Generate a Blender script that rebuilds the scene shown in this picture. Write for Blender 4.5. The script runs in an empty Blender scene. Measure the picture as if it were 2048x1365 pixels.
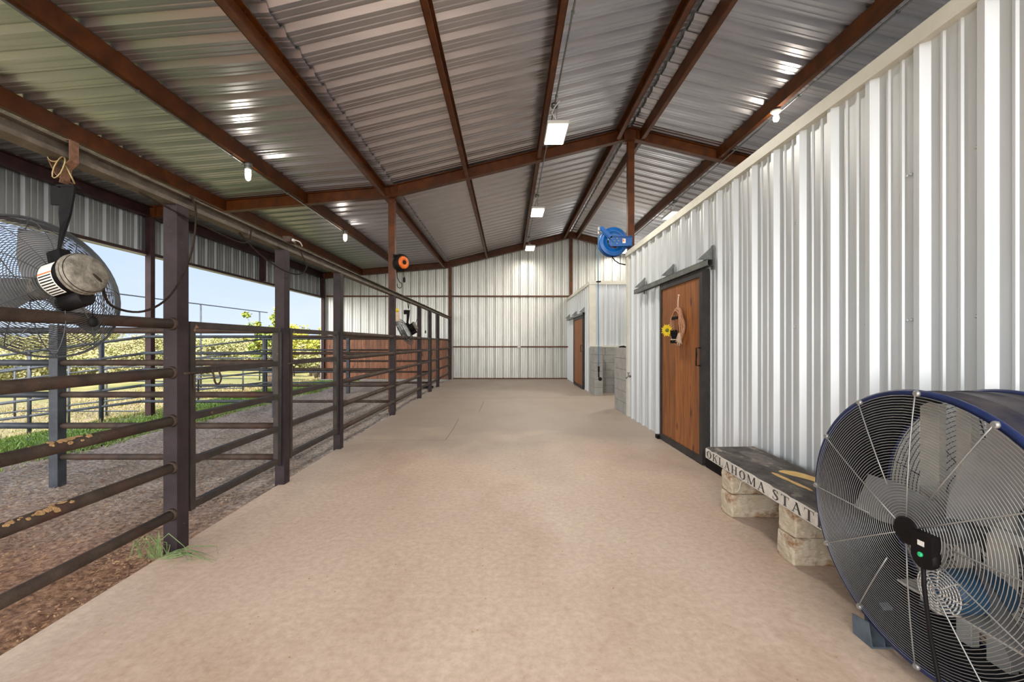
import bpy, bmesh, math, random
from mathutils import Vector, Matrix
R = math.radians
PI = math.pi
random.seed(7)
S = bpy.context.scene
C = S.collection

# ------------------------------------------------------------------ camera, sky, sun, exposure
cam_d = bpy.data.cameras.new('camera')
cam = bpy.data.objects.new('camera', cam_d)
C.objects.link(cam)
cam.location = (0, 0, 1.30)
cam.rotation_euler = (R(90), 0, 0)
cam_d.sensor_width = 36
cam_d.lens = 860 / 2048 * 36
cam_d.shift_x = 8 / 2048
cam_d.shift_y = 4.5 / 2048
cam_d.clip_start = .02
cam_d.clip_end = 500
S.camera = cam

world = bpy.data.worlds.new('sky')
S.world = world
world.use_nodes = True
wn, wl = world.node_tree.nodes, world.node_tree.links
wn.clear()
w_out = wn.new('ShaderNodeOutputWorld')
w_bg = wn.new('ShaderNodeBackground')
w_tc = wn.new('ShaderNodeTexCoord')
w_sep = wn.new('ShaderNodeSeparateXYZ')
wl.new(w_tc.outputs['Generated'], w_sep.inputs[0])
w_rampz = wn.new('ShaderNodeValToRGB')          # paler towards the horizon
w_rampz.color_ramp.elements[0].position = 0.0
w_rampz.color_ramp.elements[0].color = (.72, .83, 1.0, 1)
w_rampz.color_ramp.elements[1].position = .34
w_rampz.color_ramp.elements[1].color = (.44, .61, .95, 1)
wl.new(w_sep.outputs['Z'], w_rampz.inputs[0])
w_noise = wn.new('ShaderNodeTexNoise')
w_noise.inputs['Scale'].default_value = 2.2
w_noise.inputs['Detail'].default_value = 5
w_map = wn.new('ShaderNodeMapping')
w_map.inputs['Scale'].default_value = (1, 1, 3.2)
wl.new(w_tc.outputs['Generated'], w_map.inputs[0])
wl.new(w_map.outputs[0], w_noise.inputs['Vector'])
w_rampc = wn.new('ShaderNodeValToRGB')
w_rampc.color_ramp.elements[0].position = .48
w_rampc.color_ramp.elements[0].color = (0, 0, 0, 1)
w_rampc.color_ramp.elements[1].position = .80
w_rampc.color_ramp.elements[1].color = (.6, .6, .6, 1)
wl.new(w_noise.outputs['Fac'], w_rampc.inputs[0])
w_mix = wn.new('ShaderNodeMixRGB')
wl.new(w_rampc.outputs[0], w_mix.inputs[0])
wl.new(w_rampz.outputs[0], w_mix.inputs[1])
w_mix.inputs[2].default_value = (.93, .95, 1.0, 1)
w_warm = wn.new('ShaderNodeMixRGB')             # tints the boosted rear sky nearly white
wl.new(w_mix.outputs[0], w_warm.inputs[1])
w_warm.inputs[2].default_value = (1, .985, .965, 1)
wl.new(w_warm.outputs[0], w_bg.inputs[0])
# sky behind the camera (-Y) boosted above the visible sky to fill the interior
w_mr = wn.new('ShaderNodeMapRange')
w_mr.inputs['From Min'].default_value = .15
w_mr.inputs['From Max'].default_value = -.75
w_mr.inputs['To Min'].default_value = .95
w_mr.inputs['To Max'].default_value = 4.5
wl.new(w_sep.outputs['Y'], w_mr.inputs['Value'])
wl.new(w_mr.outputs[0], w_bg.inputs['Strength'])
w_m2 = wn.new('ShaderNodeMapRange')
w_m2.inputs['From Min'].default_value = .15
w_m2.inputs['From Max'].default_value = -.5
wl.new(w_sep.outputs['Y'], w_m2.inputs['Value'])
wl.new(w_m2.outputs[0], w_warm.inputs[0])
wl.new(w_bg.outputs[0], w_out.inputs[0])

sun_d = bpy.data.lights.new('sun', 'SUN')
sun_d.energy = 8.0
sun_d.angle = R(3)
sun_d.color = (1, .95, .86)
sun = bpy.data.objects.new('sun', sun_d)
C.objects.link(sun)
sun.rotation_euler = Vector((-.35, .42, -.84)).to_track_quat('-Z', 'Y').to_euler()

S.view_settings.view_transform = 'Standard'
S.view_settings.look = 'None'
S.view_settings.exposure = 0.24
S.view_settings.gamma = 1
S.view_settings.use_curve_mapping = False

FLOOD_W = 75      # watts of each flood fixture
JAR_W = 7         # watts of each small lamp

# ------------------------------------------------------------------ materials
def lin(c):
    if isinstance(c, str):
        c = [int(c[i:i+2], 16) / 255 for i in (0, 2, 4)]
    return tuple((x / 12.92 if x <= .04045 else ((x + .055) / 1.055) ** 2.4) for x in c) + (1,)

def mat(name, c1, c2=None, scale=8, detail=6, rough=.6, metal=0, bump=0, bscale=None, lo=.35, hi=.65,
        stretch=(1, 1, 1), c3=None, s3=3, lo3=.6, hi3=.7, rvar=0, coord='Object', emit=None, spec=None):
    m = bpy.data.materials.new(name)
    m.use_nodes = True
    n, l = m.node_tree.nodes, m.node_tree.links
    b = n['Principled BSDF']
    b.inputs['Roughness'].default_value = rough
    b.inputs['Metallic'].default_value = metal
    if spec is not None: b.inputs['Specular IOR Level'].default_value = spec
    b.inputs['Base Color'].default_value = lin(c1)
    if emit:
        b.inputs['Emission Color'].default_value = lin(emit[0])
        b.inputs['Emission Strength'].default_value = emit[1]
    if c2 or bump or c3:
        if coord == 'World':
            tc = n.new('ShaderNodeNewGeometry'); src = tc.outputs['Position']
        else:
            tc = n.new('ShaderNodeTexCoord'); src = tc.outputs['Object']
        mp = n.new('ShaderNodeMapping'); mp.inputs['Scale'].default_value = stretch
        l.new(src, mp.inputs[0])
        nz = n.new('ShaderNodeTexNoise'); nz.inputs['Scale'].default_value = scale
        nz.inputs['Detail'].default_value = detail; nz.inputs['Roughness'].default_value = .6
        l.new(mp.outputs[0], nz.inputs['Vector'])
        col = None
        if c2:
            rp = n.new('ShaderNodeValToRGB')
            rp.color_ramp.elements[0].position = lo; rp.color_ramp.elements[0].color = lin(c1)
            rp.color_ramp.elements[1].position = hi; rp.color_ramp.elements[1].color = lin(c2)
            l.new(nz.outputs['Fac'], rp.inputs[0]); col = rp.outputs[0]
        if c3:
            n3 = n.new('ShaderNodeTexNoise'); n3.inputs['Scale'].default_value = s3
            n3.inputs['Detail'].default_value = 8; n3.inputs['Roughness'].default_value = .65
            l.new(mp.outputs[0], n3.inputs['Vector'])
            r3 = n.new('ShaderNodeValToRGB')
            r3.color_ramp.elements[0].position = lo3; r3.color_ramp.elements[0].color = (0, 0, 0, 1)
            r3.color_ramp.elements[1].position = hi3; r3.color_ramp.elements[1].color = (1, 1, 1, 1)
            l.new(n3.outputs['Fac'], r3.inputs[0])
            mx = n.new('ShaderNodeMixRGB')
            l.new(r3.outputs[0], mx.inputs[0])
            if col: l.new(col, mx.inputs[1])
            else: mx.inputs[1].default_value = lin(c1)
            mx.inputs[2].default_value = lin(c3); col = mx.outputs[0]
        if col: l.new(col, b.inputs['Base Color'])
        if rvar:
            mr = n.new('ShaderNodeMapRange')
            mr.inputs['To Min'].default_value = rough - rvar; mr.inputs['To Max'].default_value = rough + rvar
            l.new(nz.outputs['Fac'], mr.inputs['Value']); l.new(mr.outputs[0], b.inputs['Roughness'])
        if bump:
            nb = n.new('ShaderNodeTexNoise'); nb.inputs['Scale'].default_value = bscale or scale
            nb.inputs['Detail'].default_value = 6
            l.new(mp.outputs[0], nb.inputs['Vector'])
            bp = n.new('ShaderNodeBump'); bp.inputs['Strength'].default_value = bump
            bp.inputs['Distance'].default_value = .02
            l.new(nb.outputs['Fac'], bp.inputs['Height']); l.new(bp.outputs[0], b.inputs['Normal'])
    return m

M = {}
M['wall_metal'] = mat('white_galvanised_sheet', 'cfd3d6', 'c6cbce', 2.5, rough=.38, metal=.34, stretch=(3, 3, .4))
M['back_metal'] = mat('galvanised_sheet_back', 'c4c4bf', 'b8b8b2', 2.5, rough=.36, metal=.65, stretch=(3, 3, .4))
M['roof_metal'] = mat('galvalume_roof_sheet', 'bfbcc0', 'b3b1b5', 3, rough=.29, metal=.82, stretch=(.4, 3, 3))
M['skirt_metal'] = mat('galvalume_siding', '8f9294', '7e8284', 3, rough=.38, metal=.6, stretch=(3, 3, .4))
M['red_iron'] = mat('red_iron_primer', '643410', '47250b', 5, rough=.42, spec=.3, bump=.05, bscale=60, c3='3a1c0a', s3=2, lo3=.5, hi3=.75)
M['purple_iron'] = mat('weathered_column_steel', '3f2629', '2b1a1a', 5, rough=.5, spec=.3, bump=.05, bscale=60)
M['post_steel'] = mat('dark_post_steel', '3c3336', '2b2426', 6, rough=.6, spec=.15, bump=.06, bscale=90, c3='5e5856', s3=55, lo3=.66, hi3=.72)
M['rail_steel'] = mat('rusty_pipe_steel', '4a3d34', '332923', 9, rough=.65, spec=.3, bump=.25, bscale=120, c3='4a2f27', s3=3.5, lo3=.52, hi3=.66)
M['gate_steel'] = mat('gate_tube_steel', '3c332d', '2a2422', 9, rough=.55, spec=.35, bump=.1, bscale=80, c3='8a6a4c', s3=7, lo3=.66, hi3=.70)
M['blue_steel'] = mat('cool_grey_pipe_steel', '42474e', '2f333a', 9, rough=.5, spec=.35, bump=.08, bscale=90)
M['mud'] = mat('dried_mud', 'b89468', '9a7850', 30, rough=.95, bump=.8, bscale=60)
M['dropping'] = mat('dried_white_dropping', 'cfccc2', rough=.9)
M['trim'] = mat('cream_metal_trim', 'cfcdc2', 'c3c1b6', 5, rough=.5, metal=.1)
M['galv'] = mat('galvanised_track', '858886', '6c6f6d', 12, rough=.45, metal=.7)
M['block'] = mat('grey_concrete_block', '9c9b98', '8c8b88', 6, rough=.95, bump=.12, bscale=150)
M['mortar'] = mat('grey_mortar', '57554f', rough=.95)
M['black_steel'] = mat('black_steel', '161416', '0e0d0f', 10, rough=.65, spec=.12, bump=.05, bscale=60)
M['frame_steel'] = mat('door_frame_steel', '3a3635', '292626', 8, rough=.55, spec=.3)
M['hedge'] = mat('leaf', '8c9a3c')
M['rope'] = mat('tan_lariat_rope', 'c99a78', 'a9765a', 60, rough=.8, bump=.5, bscale=200)
M['cream'] = mat('cream_fabric', 'dcc9b4', 'c4ac94', 60, rough=.9)
M['yellow'] = mat('yellow_petal', 'e8d021', 'd6b412', 20, rough=.6)
M['green_center'] = mat('flower_centre', '5b6a2a', rough=.8)
M['navy'] = mat('navy_painted_steel', '20253a', '181b2a', 4, rough=.5, spec=.3, c3='6a6360', s3=2.2, lo3=.4, hi3=.8, bump=.04, bscale=60)
M['navy_rim'] = mat('navy_rim_steel', '152a5c', '101c40', 6, rough=.4)
M['wire'] = mat('zinc_wire', '9a9a98', rough=.4, metal=.6)
M['wire_dark'] = mat('dark_wire', '55585c', rough=.45, metal=.4)
M['black_plastic'] = mat('black_plastic', '141112', rough=.55, spec=.15)
M['blade'] = mat('aluminium_blade', '9a9a9b', '848586', 6, rough=.45, metal=.3)
M['strut'] = mat('grey_strut', 'dad5ca', 'c2c2be', 8, rough=.5, metal=.3)
M['foot'] = mat('blue_grey_bracket', '5d6873', '48525c', 9, rough=.5, spec=.3)
M['blue_motor'] = mat('blue_motor_enamel', '3f6b8e', '2f4f6c', 8, rough=.5)
M['green_led'] = mat('green_button', '24b276', rough=.3)
M['label'] = mat('white_label', 'd8d6d0', rough=.6)
M['orange'] = mat('orange_plastic', 'e8741c', 'c85a12', 20, rough=.5)
M['dusty'] = mat('dusty_metal', '8a857a', '5c574d', 30, rough=.8, bump=.3, bscale=100)
M['strap'] = mat('brown_strap', '7d5a44', '5f4230', 60, rough=.9, bump=.3, bscale=150)
M['blue_reel'] = mat('bright_blue_enamel', '0b559c', '094886', 6, rough=.28)
M['blue_hose'] = mat('blue_hose', '2f6f92', rough=.45)
M['cable'] = mat('dusty_cable', '352c26', '261f1b', 30, rough=.85, spec=.1)
M['bench_top'] = mat('weathered_dark_top', '3a3634', '625c58', 9, rough=.9, bump=.6, bscale=40, c3='a0978a', s3=7, lo3=.58, hi3=.70, stretch=(1, .6, 1))
M['bench_face'] = mat('worn_white_edge', 'd4cfc6', 'b8b2a8', 14, rough=.9, bump=.3, bscale=60, c3='6b645e', s3=22, lo3=.66, hi3=.70)
M['gold'] = mat('faded_gold_paint', 'd9b878', 'c9a262', 14, rough=.85)
M['letter'] = mat('black_letter_paint', '34302f', '45403e', 30, rough=.85)
M['stone'] = mat('cut_limestone', 'b5a68e', 'd4c9b6', 5, rough=.92, bump=.9, bscale=26, c3='8a6238', s3=5, lo3=.5, hi3=.64, stretch=(1, 1, 2))
M['glass'] = mat('clear_glass', 'ffffff', rough=.05)
M['glass'].node_tree.nodes['Principled BSDF'].inputs['Transmission Weight'].default_value = 1
M['lamp'] = mat('lit_diffuser', 'ffffff', emit=('fff6e6', 18))
M['bulb'] = mat('lit_bulb', 'ffffff', emit=('fff0d8', 22))
M['white_metal'] = mat('white_fixture_metal', 'c9c8c2', rough=.5)
M['brass'] = mat('old_brass', '8a7a55', rough=.4, metal=.7)
M['weed'] = mat('weed_blade', '44602c', '6e7a4c', 30, rough=.6)
M['bark'] = mat('bark', '7a6a58', '5a4c3e', 20, rough=.9)
M['shaving'] = mat('wood_shaving', 'b08a64', 'd0ae8a', 3, rough=.85, coord='World', c3='7c563c', s3=1.5, lo3=.4, hi3=.6)
M['chip'] = mat('dry_muck_chip', 'bfb2a4', '83766a', 3, rough=.95, coord='World')

def leafmat(name, a, b, s=.8):
    m = mat(name, a, b, s, rough=.6, coord='World', lo=.38, hi=.62)
    bs = m.node_tree.nodes['Principled BSDF']
    bs.inputs['Subsurface Weight'].default_value = .0
    return m
M['leaf_yellow'] = leafmat('yellow_green_leaf', 'b3a83e', '848a30', 1.5)
M['leaf_green'] = leafmat('green_leaf', '5f7a28', '94903a', 1.5)
M['leaf_olive'] = leafmat('olive_scrub_leaf', '9c9468', '7c7e48', .35)
M['grass_blade'] = leafmat('grass_blade', '668a38', '84984c', .8)
M['straw_blade'] = leafmat('straw_blade', '93835e', '7a7440', 1)

# floor: warm concrete with a greyer far half and patch, faint stains
def floor_mat():
    m = mat('sealed_concrete', 'd1beac', 'c4ae9c', 1.1, detail=9, rough=.55, bump=.06, bscale=40, coord='World',
            c3='ae917c', s3=.9, lo3=.5, hi3=.78, stretch=(1, .55, 1), rvar=.12)
    n, l = m.node_tree.nodes, m.node_tree.links
    b = n['Principled BSDF']
    old = b.inputs['Base Color'].links[0].from_socket
    g = n.new('ShaderNodeNewGeometry')
    # fine speckle
    sp = n.new('ShaderNodeTexNoise'); sp.inputs['Scale'].default_value = 26; sp.inputs['Detail'].default_value = 10
    sp.inputs['Roughness'].default_value = .7
    l.new(g.outputs['Position'], sp.inputs['Vector'])
    sr = n.new('ShaderNodeValToRGB')
    sr.color_ramp.elements[0].position = .33; sr.color_ramp.elements[0].color = lin('c2b4a6')
    sr.color_ramp.elements[1].position = .62; sr.color_ramp.elements[1].color = (1, 1, 1, 1)
    l.new(sp.outputs['Fac'], sr.inputs[0])
    mu = n.new('ShaderNodeMixRGB'); mu.blend_type = 'MULTIPLY'; mu.inputs[0].default_value = .5
    l.new(old, mu.inputs[1]); l.new(sr.outputs[0], mu.inputs[2])
    # blend to a darker grey deeper in the alley, with a wavy edge
    sx = n.new('ShaderNodeSeparateXYZ'); l.new(g.outputs['Position'], sx.inputs[0])
    gr = n.new('ShaderNodeMapRange'); gr.inputs['From Min'].default_value = 4.2; gr.inputs['From Max'].default_value = 6.4
    gr.inputs['To Max'].default_value = .85
    wob = n.new('ShaderNodeTexNoise'); wob.inputs['Scale'].default_value = .7; wob.inputs['Detail'].default_value = 6
    l.new(g.outputs['Position'], wob.inputs['Vector'])
    wa = n.new('ShaderNodeMath'); wa.operation = 'MULTIPLY_ADD'; wa.inputs[1].default_value = 4.5
    l.new(wob.outputs['Fac'], wa.inputs[0]); l.new(sx.outputs['Y'], wa.inputs[2])
    ws = n.new('ShaderNodeMath'); ws.operation = 'SUBTRACT'; ws.inputs[1].default_value = 2.2
    l.new(wa.outputs[0], ws.inputs[0]); l.new(ws.outputs[0], gr.inputs['Value'])
    mg = n.new('ShaderNodeMixRGB'); l.new(gr.outputs[0], mg.inputs[0]); l.new(mu.outputs[0], mg.inputs[1])
    mg.inputs[2].default_value = lin('8a7f75')
    l.new(mg.outputs[0], b.inputs['Base Color'])
    return m
M['floor'] = floor_mat()

def dirt_mat():
    m = mat('stall_dirt', '7d6250', '5e473a', 9, detail=10, rough=.95, bump=.9, bscale=22, coord='World', lo=.35, hi=.7)
    n, l = m.node_tree.nodes, m.node_tree.links
    b = n['Principled BSDF']
    old = b.inputs['Base Color'].links[0].from_socket
    g = n.new('ShaderNodeNewGeometry'); sx = n.new('ShaderNodeSeparateXYZ'); l.new(g.outputs['Position'], sx.inputs[0])
    gr = n.new('ShaderNodeMapRange'); gr.inputs['From Min'].default_value = 3.0; gr.inputs['From Max'].default_value = 4.6
    wob = n.new('ShaderNodeTexNoise'); wob.inputs['Scale'].default_value = 1.5; wob.inputs['Detail'].default_value = 6
    l.new(g.outputs['Position'], wob.inputs['Vector'])
    ad = n.new('ShaderNodeMath'); ad.operation = 'ADD'; l.new(sx.outputs['Y'], ad.inputs[0]); l.new(wob.outputs['Fac'], ad.inputs[1])
    l.new(ad.outputs[0], gr.inputs['Value'])
    c2 = n.new('ShaderNodeTexNoise'); c2.inputs['Scale'].default_value = 30; c2.inputs['Detail'].default_value = 8
    l.new(g.outputs['Position'], c2.inputs['Vector'])
    r2 = n.new('ShaderNodeValToRGB')
    r2.color_ramp.elements[0].position = .35; r2.color_ramp.elements[0].color = lin('776b64')
    r2.color_ramp.elements[1].position = .68; r2.color_ramp.elements[1].color = lin('bdb2a8')
    l.new(c2.outputs['Fac'], r2.inputs[0])
    mx = n.new('ShaderNodeMixRGB'); l.new(gr.outputs[0], mx.inputs[0])
    rr = n.new('ShaderNodeValToRGB')
    rr.color_ramp.elements[0].position = .35; rr.color_ramp.elements[0].color = lin('6c4a36')
    rr.color_ramp.elements[1].position = .68; rr.color_ramp.elements[1].color = lin('ab866a')
    l.new(c2.outputs['Fac'], rr.inputs[0])
    l.new(rr.outputs[0], mx.inputs[1]); l.new(r2.outputs[0], mx.inputs[2])
    l.new(mx.outputs[0], b.inputs['Base Color'])
    return m
M['dirt'] = dirt_mat()
M['field'] = mat('dry_field', '75684f', '5f643a', .55, detail=9, rough=.95, bump=.5, bscale=12, coord='World',
                 c3='84755c', s3=.9, lo3=.5, hi3=.7, lo=.42, hi=.6)
def green_edge(m):
    n, l = m.node_tree.nodes, m.node_tree.links
    b = n['Principled BSDF']; old = b.inputs['Base Color'].links[0].from_socket
    g = n.new('ShaderNodeNewGeometry'); sx = n.new('ShaderNodeSeparateXYZ'); l.new(g.outputs['Position'], sx.inputs[0])
    wob = n.new('ShaderNodeTexNoise'); wob.inputs['Scale'].default_value = 1.1; wob.inputs['Detail'].default_value = 7
    l.new(g.outputs['Position'], wob.inputs['Vector'])
    ma = n.new('ShaderNodeMath'); ma.operation = 'MULTIPLY_ADD'; ma.inputs[1].default_value = 4.0
    l.new(wob.outputs['Fac'], ma.inputs[0]); l.new(sx.outputs['X'], ma.inputs[2])
    mr = n.new('ShaderNodeMapRange'); mr.inputs['From Min'].default_value = -5.6; mr.inputs['From Max'].default_value = -4.6
    l.new(ma.outputs[0], mr.inputs['Value'])
    mx = n.new('ShaderNodeMixRGB'); l.new(mr.outputs[0], mx.inputs[0]); l.new(old, mx.inputs[1]); mx.inputs[2].default_value = lin('4f6a24')
    # far hillside is olive scrub
    l.new(mx.outputs[0], b.inputs['Base Color'])
    sy = n.new('ShaderNodeVectorMath'); sy.operation = 'LENGTH'; l.new(g.outputs['Position'], sy.inputs[0])
    m2 = n.new('ShaderNodeMapRange'); m2.inputs['From Min'].default_value = 26; m2.inputs['From Max'].default_value = 34
    l.new(sy.outputs['Value'], m2.inputs['Value'])
    x2 = n.new('ShaderNodeMixRGB'); l.new(m2.outputs[0], x2.inputs[0]); l.new(mx.outputs[0], x2.inputs[1]); 
    nh = n.new('ShaderNodeTexNoise'); nh.inputs['Scale'].default_value = .35; nh.inputs['Detail'].default_value = 10; l.new(g.outputs['Position'], nh.inputs['Vector'])
    rh = n.new('ShaderNodeValToRGB')
    rh.color_ramp.elements[0].position = .38; rh.color_ramp.elements[0].color = lin('565c28')
    rh.color_ramp.elements[1].position = .62; rh.color_ramp.elements[1].color = lin('8a8050')
    l.new(nh.outputs['Fac'], rh.inputs[0]); l.new(rh.outputs[0], x2.inputs[2])
    l.new(x2.outputs[0], b.inputs['Base Color'])
green_edge(M['field'])

def wood_mat(name, dark, light, pitch, axis, knot='3a1c0c'):
    m = bpy.data.materials.new(name); m.use_nodes = True
    n, l = m.node_tree.nodes, m.node_tree.links
    b = n['Principled BSDF']; b.inputs['Roughness'].default_value = .55
    g = n.new('ShaderNodeNewGeometry')
    sx = n.new('ShaderNodeSeparateXYZ'); l.new(g.outputs['Position'], sx.inputs[0])
    fl = n.new('ShaderNodeMath'); fl.operation = 'DIVIDE'; fl.inputs[1].default_value = pitch
    l.new(sx.outputs[axis], fl.inputs[0])
    fo = n.new('ShaderNodeMath'); fo.operation = 'FLOOR'; l.new(fl.outputs[0], fo.inputs[0])
    wn_ = n.new('ShaderNodeTexWhiteNoise'); wn_.noise_dimensions = '1D'; l.new(fo.outputs[0], wn_.inputs['W'])
    mp = n.new('ShaderNodeMapping'); mp.inputs['Scale'].default_value = (9, 9, .7)
    cb = n.new('ShaderNodeVectorMath'); cb.operation = 'MULTIPLY_ADD'
    cb.inputs[1].default_value = (7, 7, 7); l.new(wn_.outputs['Color'], cb.inputs[0]); l.new(g.outputs['Position'], cb.inputs[2])
    l.new(cb.outputs[0], mp.inputs[0])
    nz = n.new('ShaderNodeTexNoise'); nz.inputs['Scale'].default_value = 4; nz.inputs['Detail'].default_value = 9
    l.new(mp.outputs[0], nz.inputs['Vector'])
    rp = n.new('ShaderNodeValToRGB')
    rp.color_ramp.elements[0].position = .3; rp.color_ramp.elements[0].color = lin(dark)
    rp.color_ramp.elements[1].position = .7; rp.color_ramp.elements[1].color = lin(light)
    l.new(nz.outputs['Fac'], rp.inputs[0])
    hs = n.new('ShaderNodeHueSaturation')
    mr = n.new('ShaderNodeMapRange'); mr.inputs['To Min'].default_value = .78; mr.inputs['To Max'].default_value = 1.15
    l.new(wn_.outputs['Value'], mr.inputs['Value']); l.new(mr.outputs[0], hs.inputs['Value'])
    l.new(rp.outputs[0], hs.inputs['Color'])
    # knots
    mk = n.new('ShaderNodeMapping'); mk.inputs['Scale'].default_value = (0 if axis == 'Y' else 1, 0 if axis == 'X' else 1, .42)
    l.new(cb.outputs[0], mk.inputs[0])
    vo = n.new('ShaderNodeTexVoronoi'); vo.inputs['Scale'].default_value = 7.0
    l.new(mk.outputs[0], vo.inputs['Vector'])
    kr = n.new('ShaderNodeValToRGB')
    kr.color_ramp.elements[0].position = .09; kr.color_ramp.elements[0].color = (.85, .85, .85, 1)
    kr.color_ramp.elements[1].position = .19; kr.color_ramp.elements[1].color = (0, 0, 0, 1)
    l.new(vo.outputs['Distance'], kr.inputs[0])
    mx = n.new('ShaderNodeMixRGB'); l.new(kr.outputs[0], mx.inputs[0]); l.new(hs.outputs[0], mx.inputs[1])
    mx.inputs[2].default_value = lin(knot)
    l.new(mx.outputs[0], b.inputs['Base Color'])
    bp = n.new('ShaderNodeBump'); bp.inputs['Strength'].default_value = .1
    l.new(nz.outputs['Fac'], bp.inputs['Height']); l.new(bp.outputs[0], b.inputs['Normal'])
    return m
M['door_wood'] = wood_mat('stained_pine_board', '6e3d1a', 'a2642f', .14, 'Y')
M['stall_wood'] = wood_mat('red_cedar_board', '6b3f2a', 'a06a4a', .14, 'X')

# ------------------------------------------------------------------ mesh helper
class MB:
    def __init__(s): s.v = []; s.f = []; s.sm = []
    def add(s, vs, fs, smooth=False):
        o = len(s.v); s.v += [tuple(v) for v in vs]
        s.f += [tuple(i + o for i in f) for f in fs]; s.sm += [smooth] * len(fs)
        return s
    def box(s, x0, y0, z0, x1, y1, z1, b=0):
        if x0 > x1: x0, x1 = x1, x0
        if y0 > y1: y0, y1 = y1, y0
        if z0 > z1: z0, z1 = z1, z0
        if b:
            bm = bmesh.new(); bmesh.ops.create_cube(bm, size=1)
            for v in bm.verts:
                v.co = Vector(((x0+x1)/2 + v.co.x*(x1-x0), (y0+y1)/2 + v.co.y*(y1-y0), (z0+z1)/2 + v.co.z*(z1-z0)))
            bmesh.ops.bevel(bm, geom=bm.edges[:], offset=b, segments=2, affect='EDGES', profile=.5)
            bm.verts.ensure_lookup_table()
            for i, v in enumerate(bm.verts): v.index = i
            s.add([v.co[:] for v in bm.verts], [[v.index for v in f.verts] for f in bm.faces]); bm.free(); return s
        vs = [(x, y, z) for x in (x0, x1) for y in (y0, y1) for z in (z0, z1)]
        return s.add(vs, [(0,1,3,2), (4,6,7,5), (0,4,5,1), (2,3,7,6), (0,2,6,4), (1,5,7,3)])
    def obox(s, p, ax, ay, az):
        """box centred at p with half-extent vectors ax, ay, az"""
        p, ax, ay, az = map(Vector, (p, ax, ay, az))
        vs = [p + i*ax + j*ay + k*az for i in (-1, 1) for j in (-1, 1) for k in (-1, 1)]
        return s.add(vs, [(0,1,3,2), (4,6,7,5), (0,4,5,1), (2,3,7,6), (0,2,6,4), (1,5,7,3)])
    def tube(s, pts, r, n=8, cap=True, closed=False):
        pts = [Vector(p) for p in pts]
        k = len(pts)
        rs = r if isinstance(r, (list, tuple)) else [r]*k
        t0 = (pts[1]-pts[0]).normalized()
        u = t0.orthogonal().normalized()
        if abs(t0.z) < .9:
            u = t0.cross(Vector((0,0,1))).normalized()
        vs = []
        for i, p in enumerate(pts):
            if closed: t = (pts[(i+1) % k]-pts[i-1]).normalized()
            else: t = (pts[min(i+1, k-1)]-pts[max(i-1, 0)]).normalized()
            u = (u - t*u.dot(t))
            u = u.normalized() if u.length > 1e-6 else t.orthogonal().normalized()
            w = t.cross(u)
            for j in range(n):
                a = 2*PI*j/n
                vs.append(p + (u*math.cos(a)+w*math.sin(a))*rs[i])
        fs = []
        for i in range(k if closed else k-1):
            a, b = i*n, ((i+1) % k)*n
            for j in range(n): fs.append((a+j, b+j, b+(j+1) % n, a+(j+1) % n))
        s.add(vs, fs, True)
        if cap and not closed:
            o = len(s.v)-len(vs)
            s.f.append(tuple(o+j for j in range(n))); s.sm.append(False)
            s.f.append(tuple(o+(k-1)*n+j for j in range(n-1, -1, -1))); s.sm.append(False)
        return s
    def lathe(s, prof, c=(0,0,0), axis=(0,0,1), n=24, caps=True):
        """prof: list of (radius, height along axis)"""
        ax = Vector(axis).normalized(); u = ax.orthogonal().normalized(); w = ax.cross(u); c = Vector(c)
        vs = []
        for r, h in prof:
            for j in range(n):
                a = 2*PI*j/n
                vs.append(c + ax*h + (u*math.cos(a)+w*math.sin(a))*r)
        fs = []
        for i in range(len(prof)-1):
            for j in range(n): fs.append((i*n+j, i*n+(j+1) % n, (i+1)*n+(j+1) % n, (i+1)*n+j))
        s.add(vs, fs, True)
        if caps:
            o = len(s.v)-len(vs)
            s.f.append(tuple(o+j for j in range(n-1, -1, -1))); s.sm.append(False)
            k = len(prof)-1
            s.f.append(tuple(o+k*n+j for j in range(n))); s.sm.append(False)
        return s
    def prism(s, poly, o, eu, ev, en):
        """polygon (list of (u,v)) swept by vector en"""
        o, eu, ev, en = map(Vector, (o, eu, ev, en)); k = len(poly)
        a = [o+eu*p[0]+ev*p[1] for p in poly]; b = [q+en for q in a]
        fs = [tuple(range(k-1, -1, -1)), tuple(range(k, 2*k))]
        fs += [(i, (i+1) % k, k+(i+1) % k, k+i) for i in range(k)]
        return s.add(a+b, fs)
    def build(s, name, m, parent=None, origin=None, world=True, recalc=True):
        vs = [Vector(v) for v in s.v]
        if parent is not None and world:
            o = Vector(parent.location)
            if parent.parent: o = o + Vector(parent.parent.location)
            loc = Vector((0,0,0))
        elif parent is None:
            if origin is None:
                xs = [v.x for v in vs]; ys = [v.y for v in vs]; zs = [v.z for v in vs]
                origin = ((min(xs)+max(xs))/2, (min(ys)+max(ys))/2, min(zs))
            o = Vector(origin); loc = o
        else:
            o = Vector((0,0,0)); loc = Vector((0,0,0))
        me = bpy.data.meshes.new(name)
        me.from_pydata([v-o for v in vs], [], s.f)
        me.polygons.foreach_set('use_smooth', s.sm)
        if recalc:
            bm = bmesh.new(); bm.from_mesh(me); bmesh.ops.recalc_face_normals(bm, faces=bm.faces[:]); bm.to_mesh(me); bm.free()
        me.materials.append(m)
        ob = bpy.data.objects.new(name, me); C.objects.link(ob); ob.location = loc
        if parent is not None: ob.parent = parent
        return ob

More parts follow.
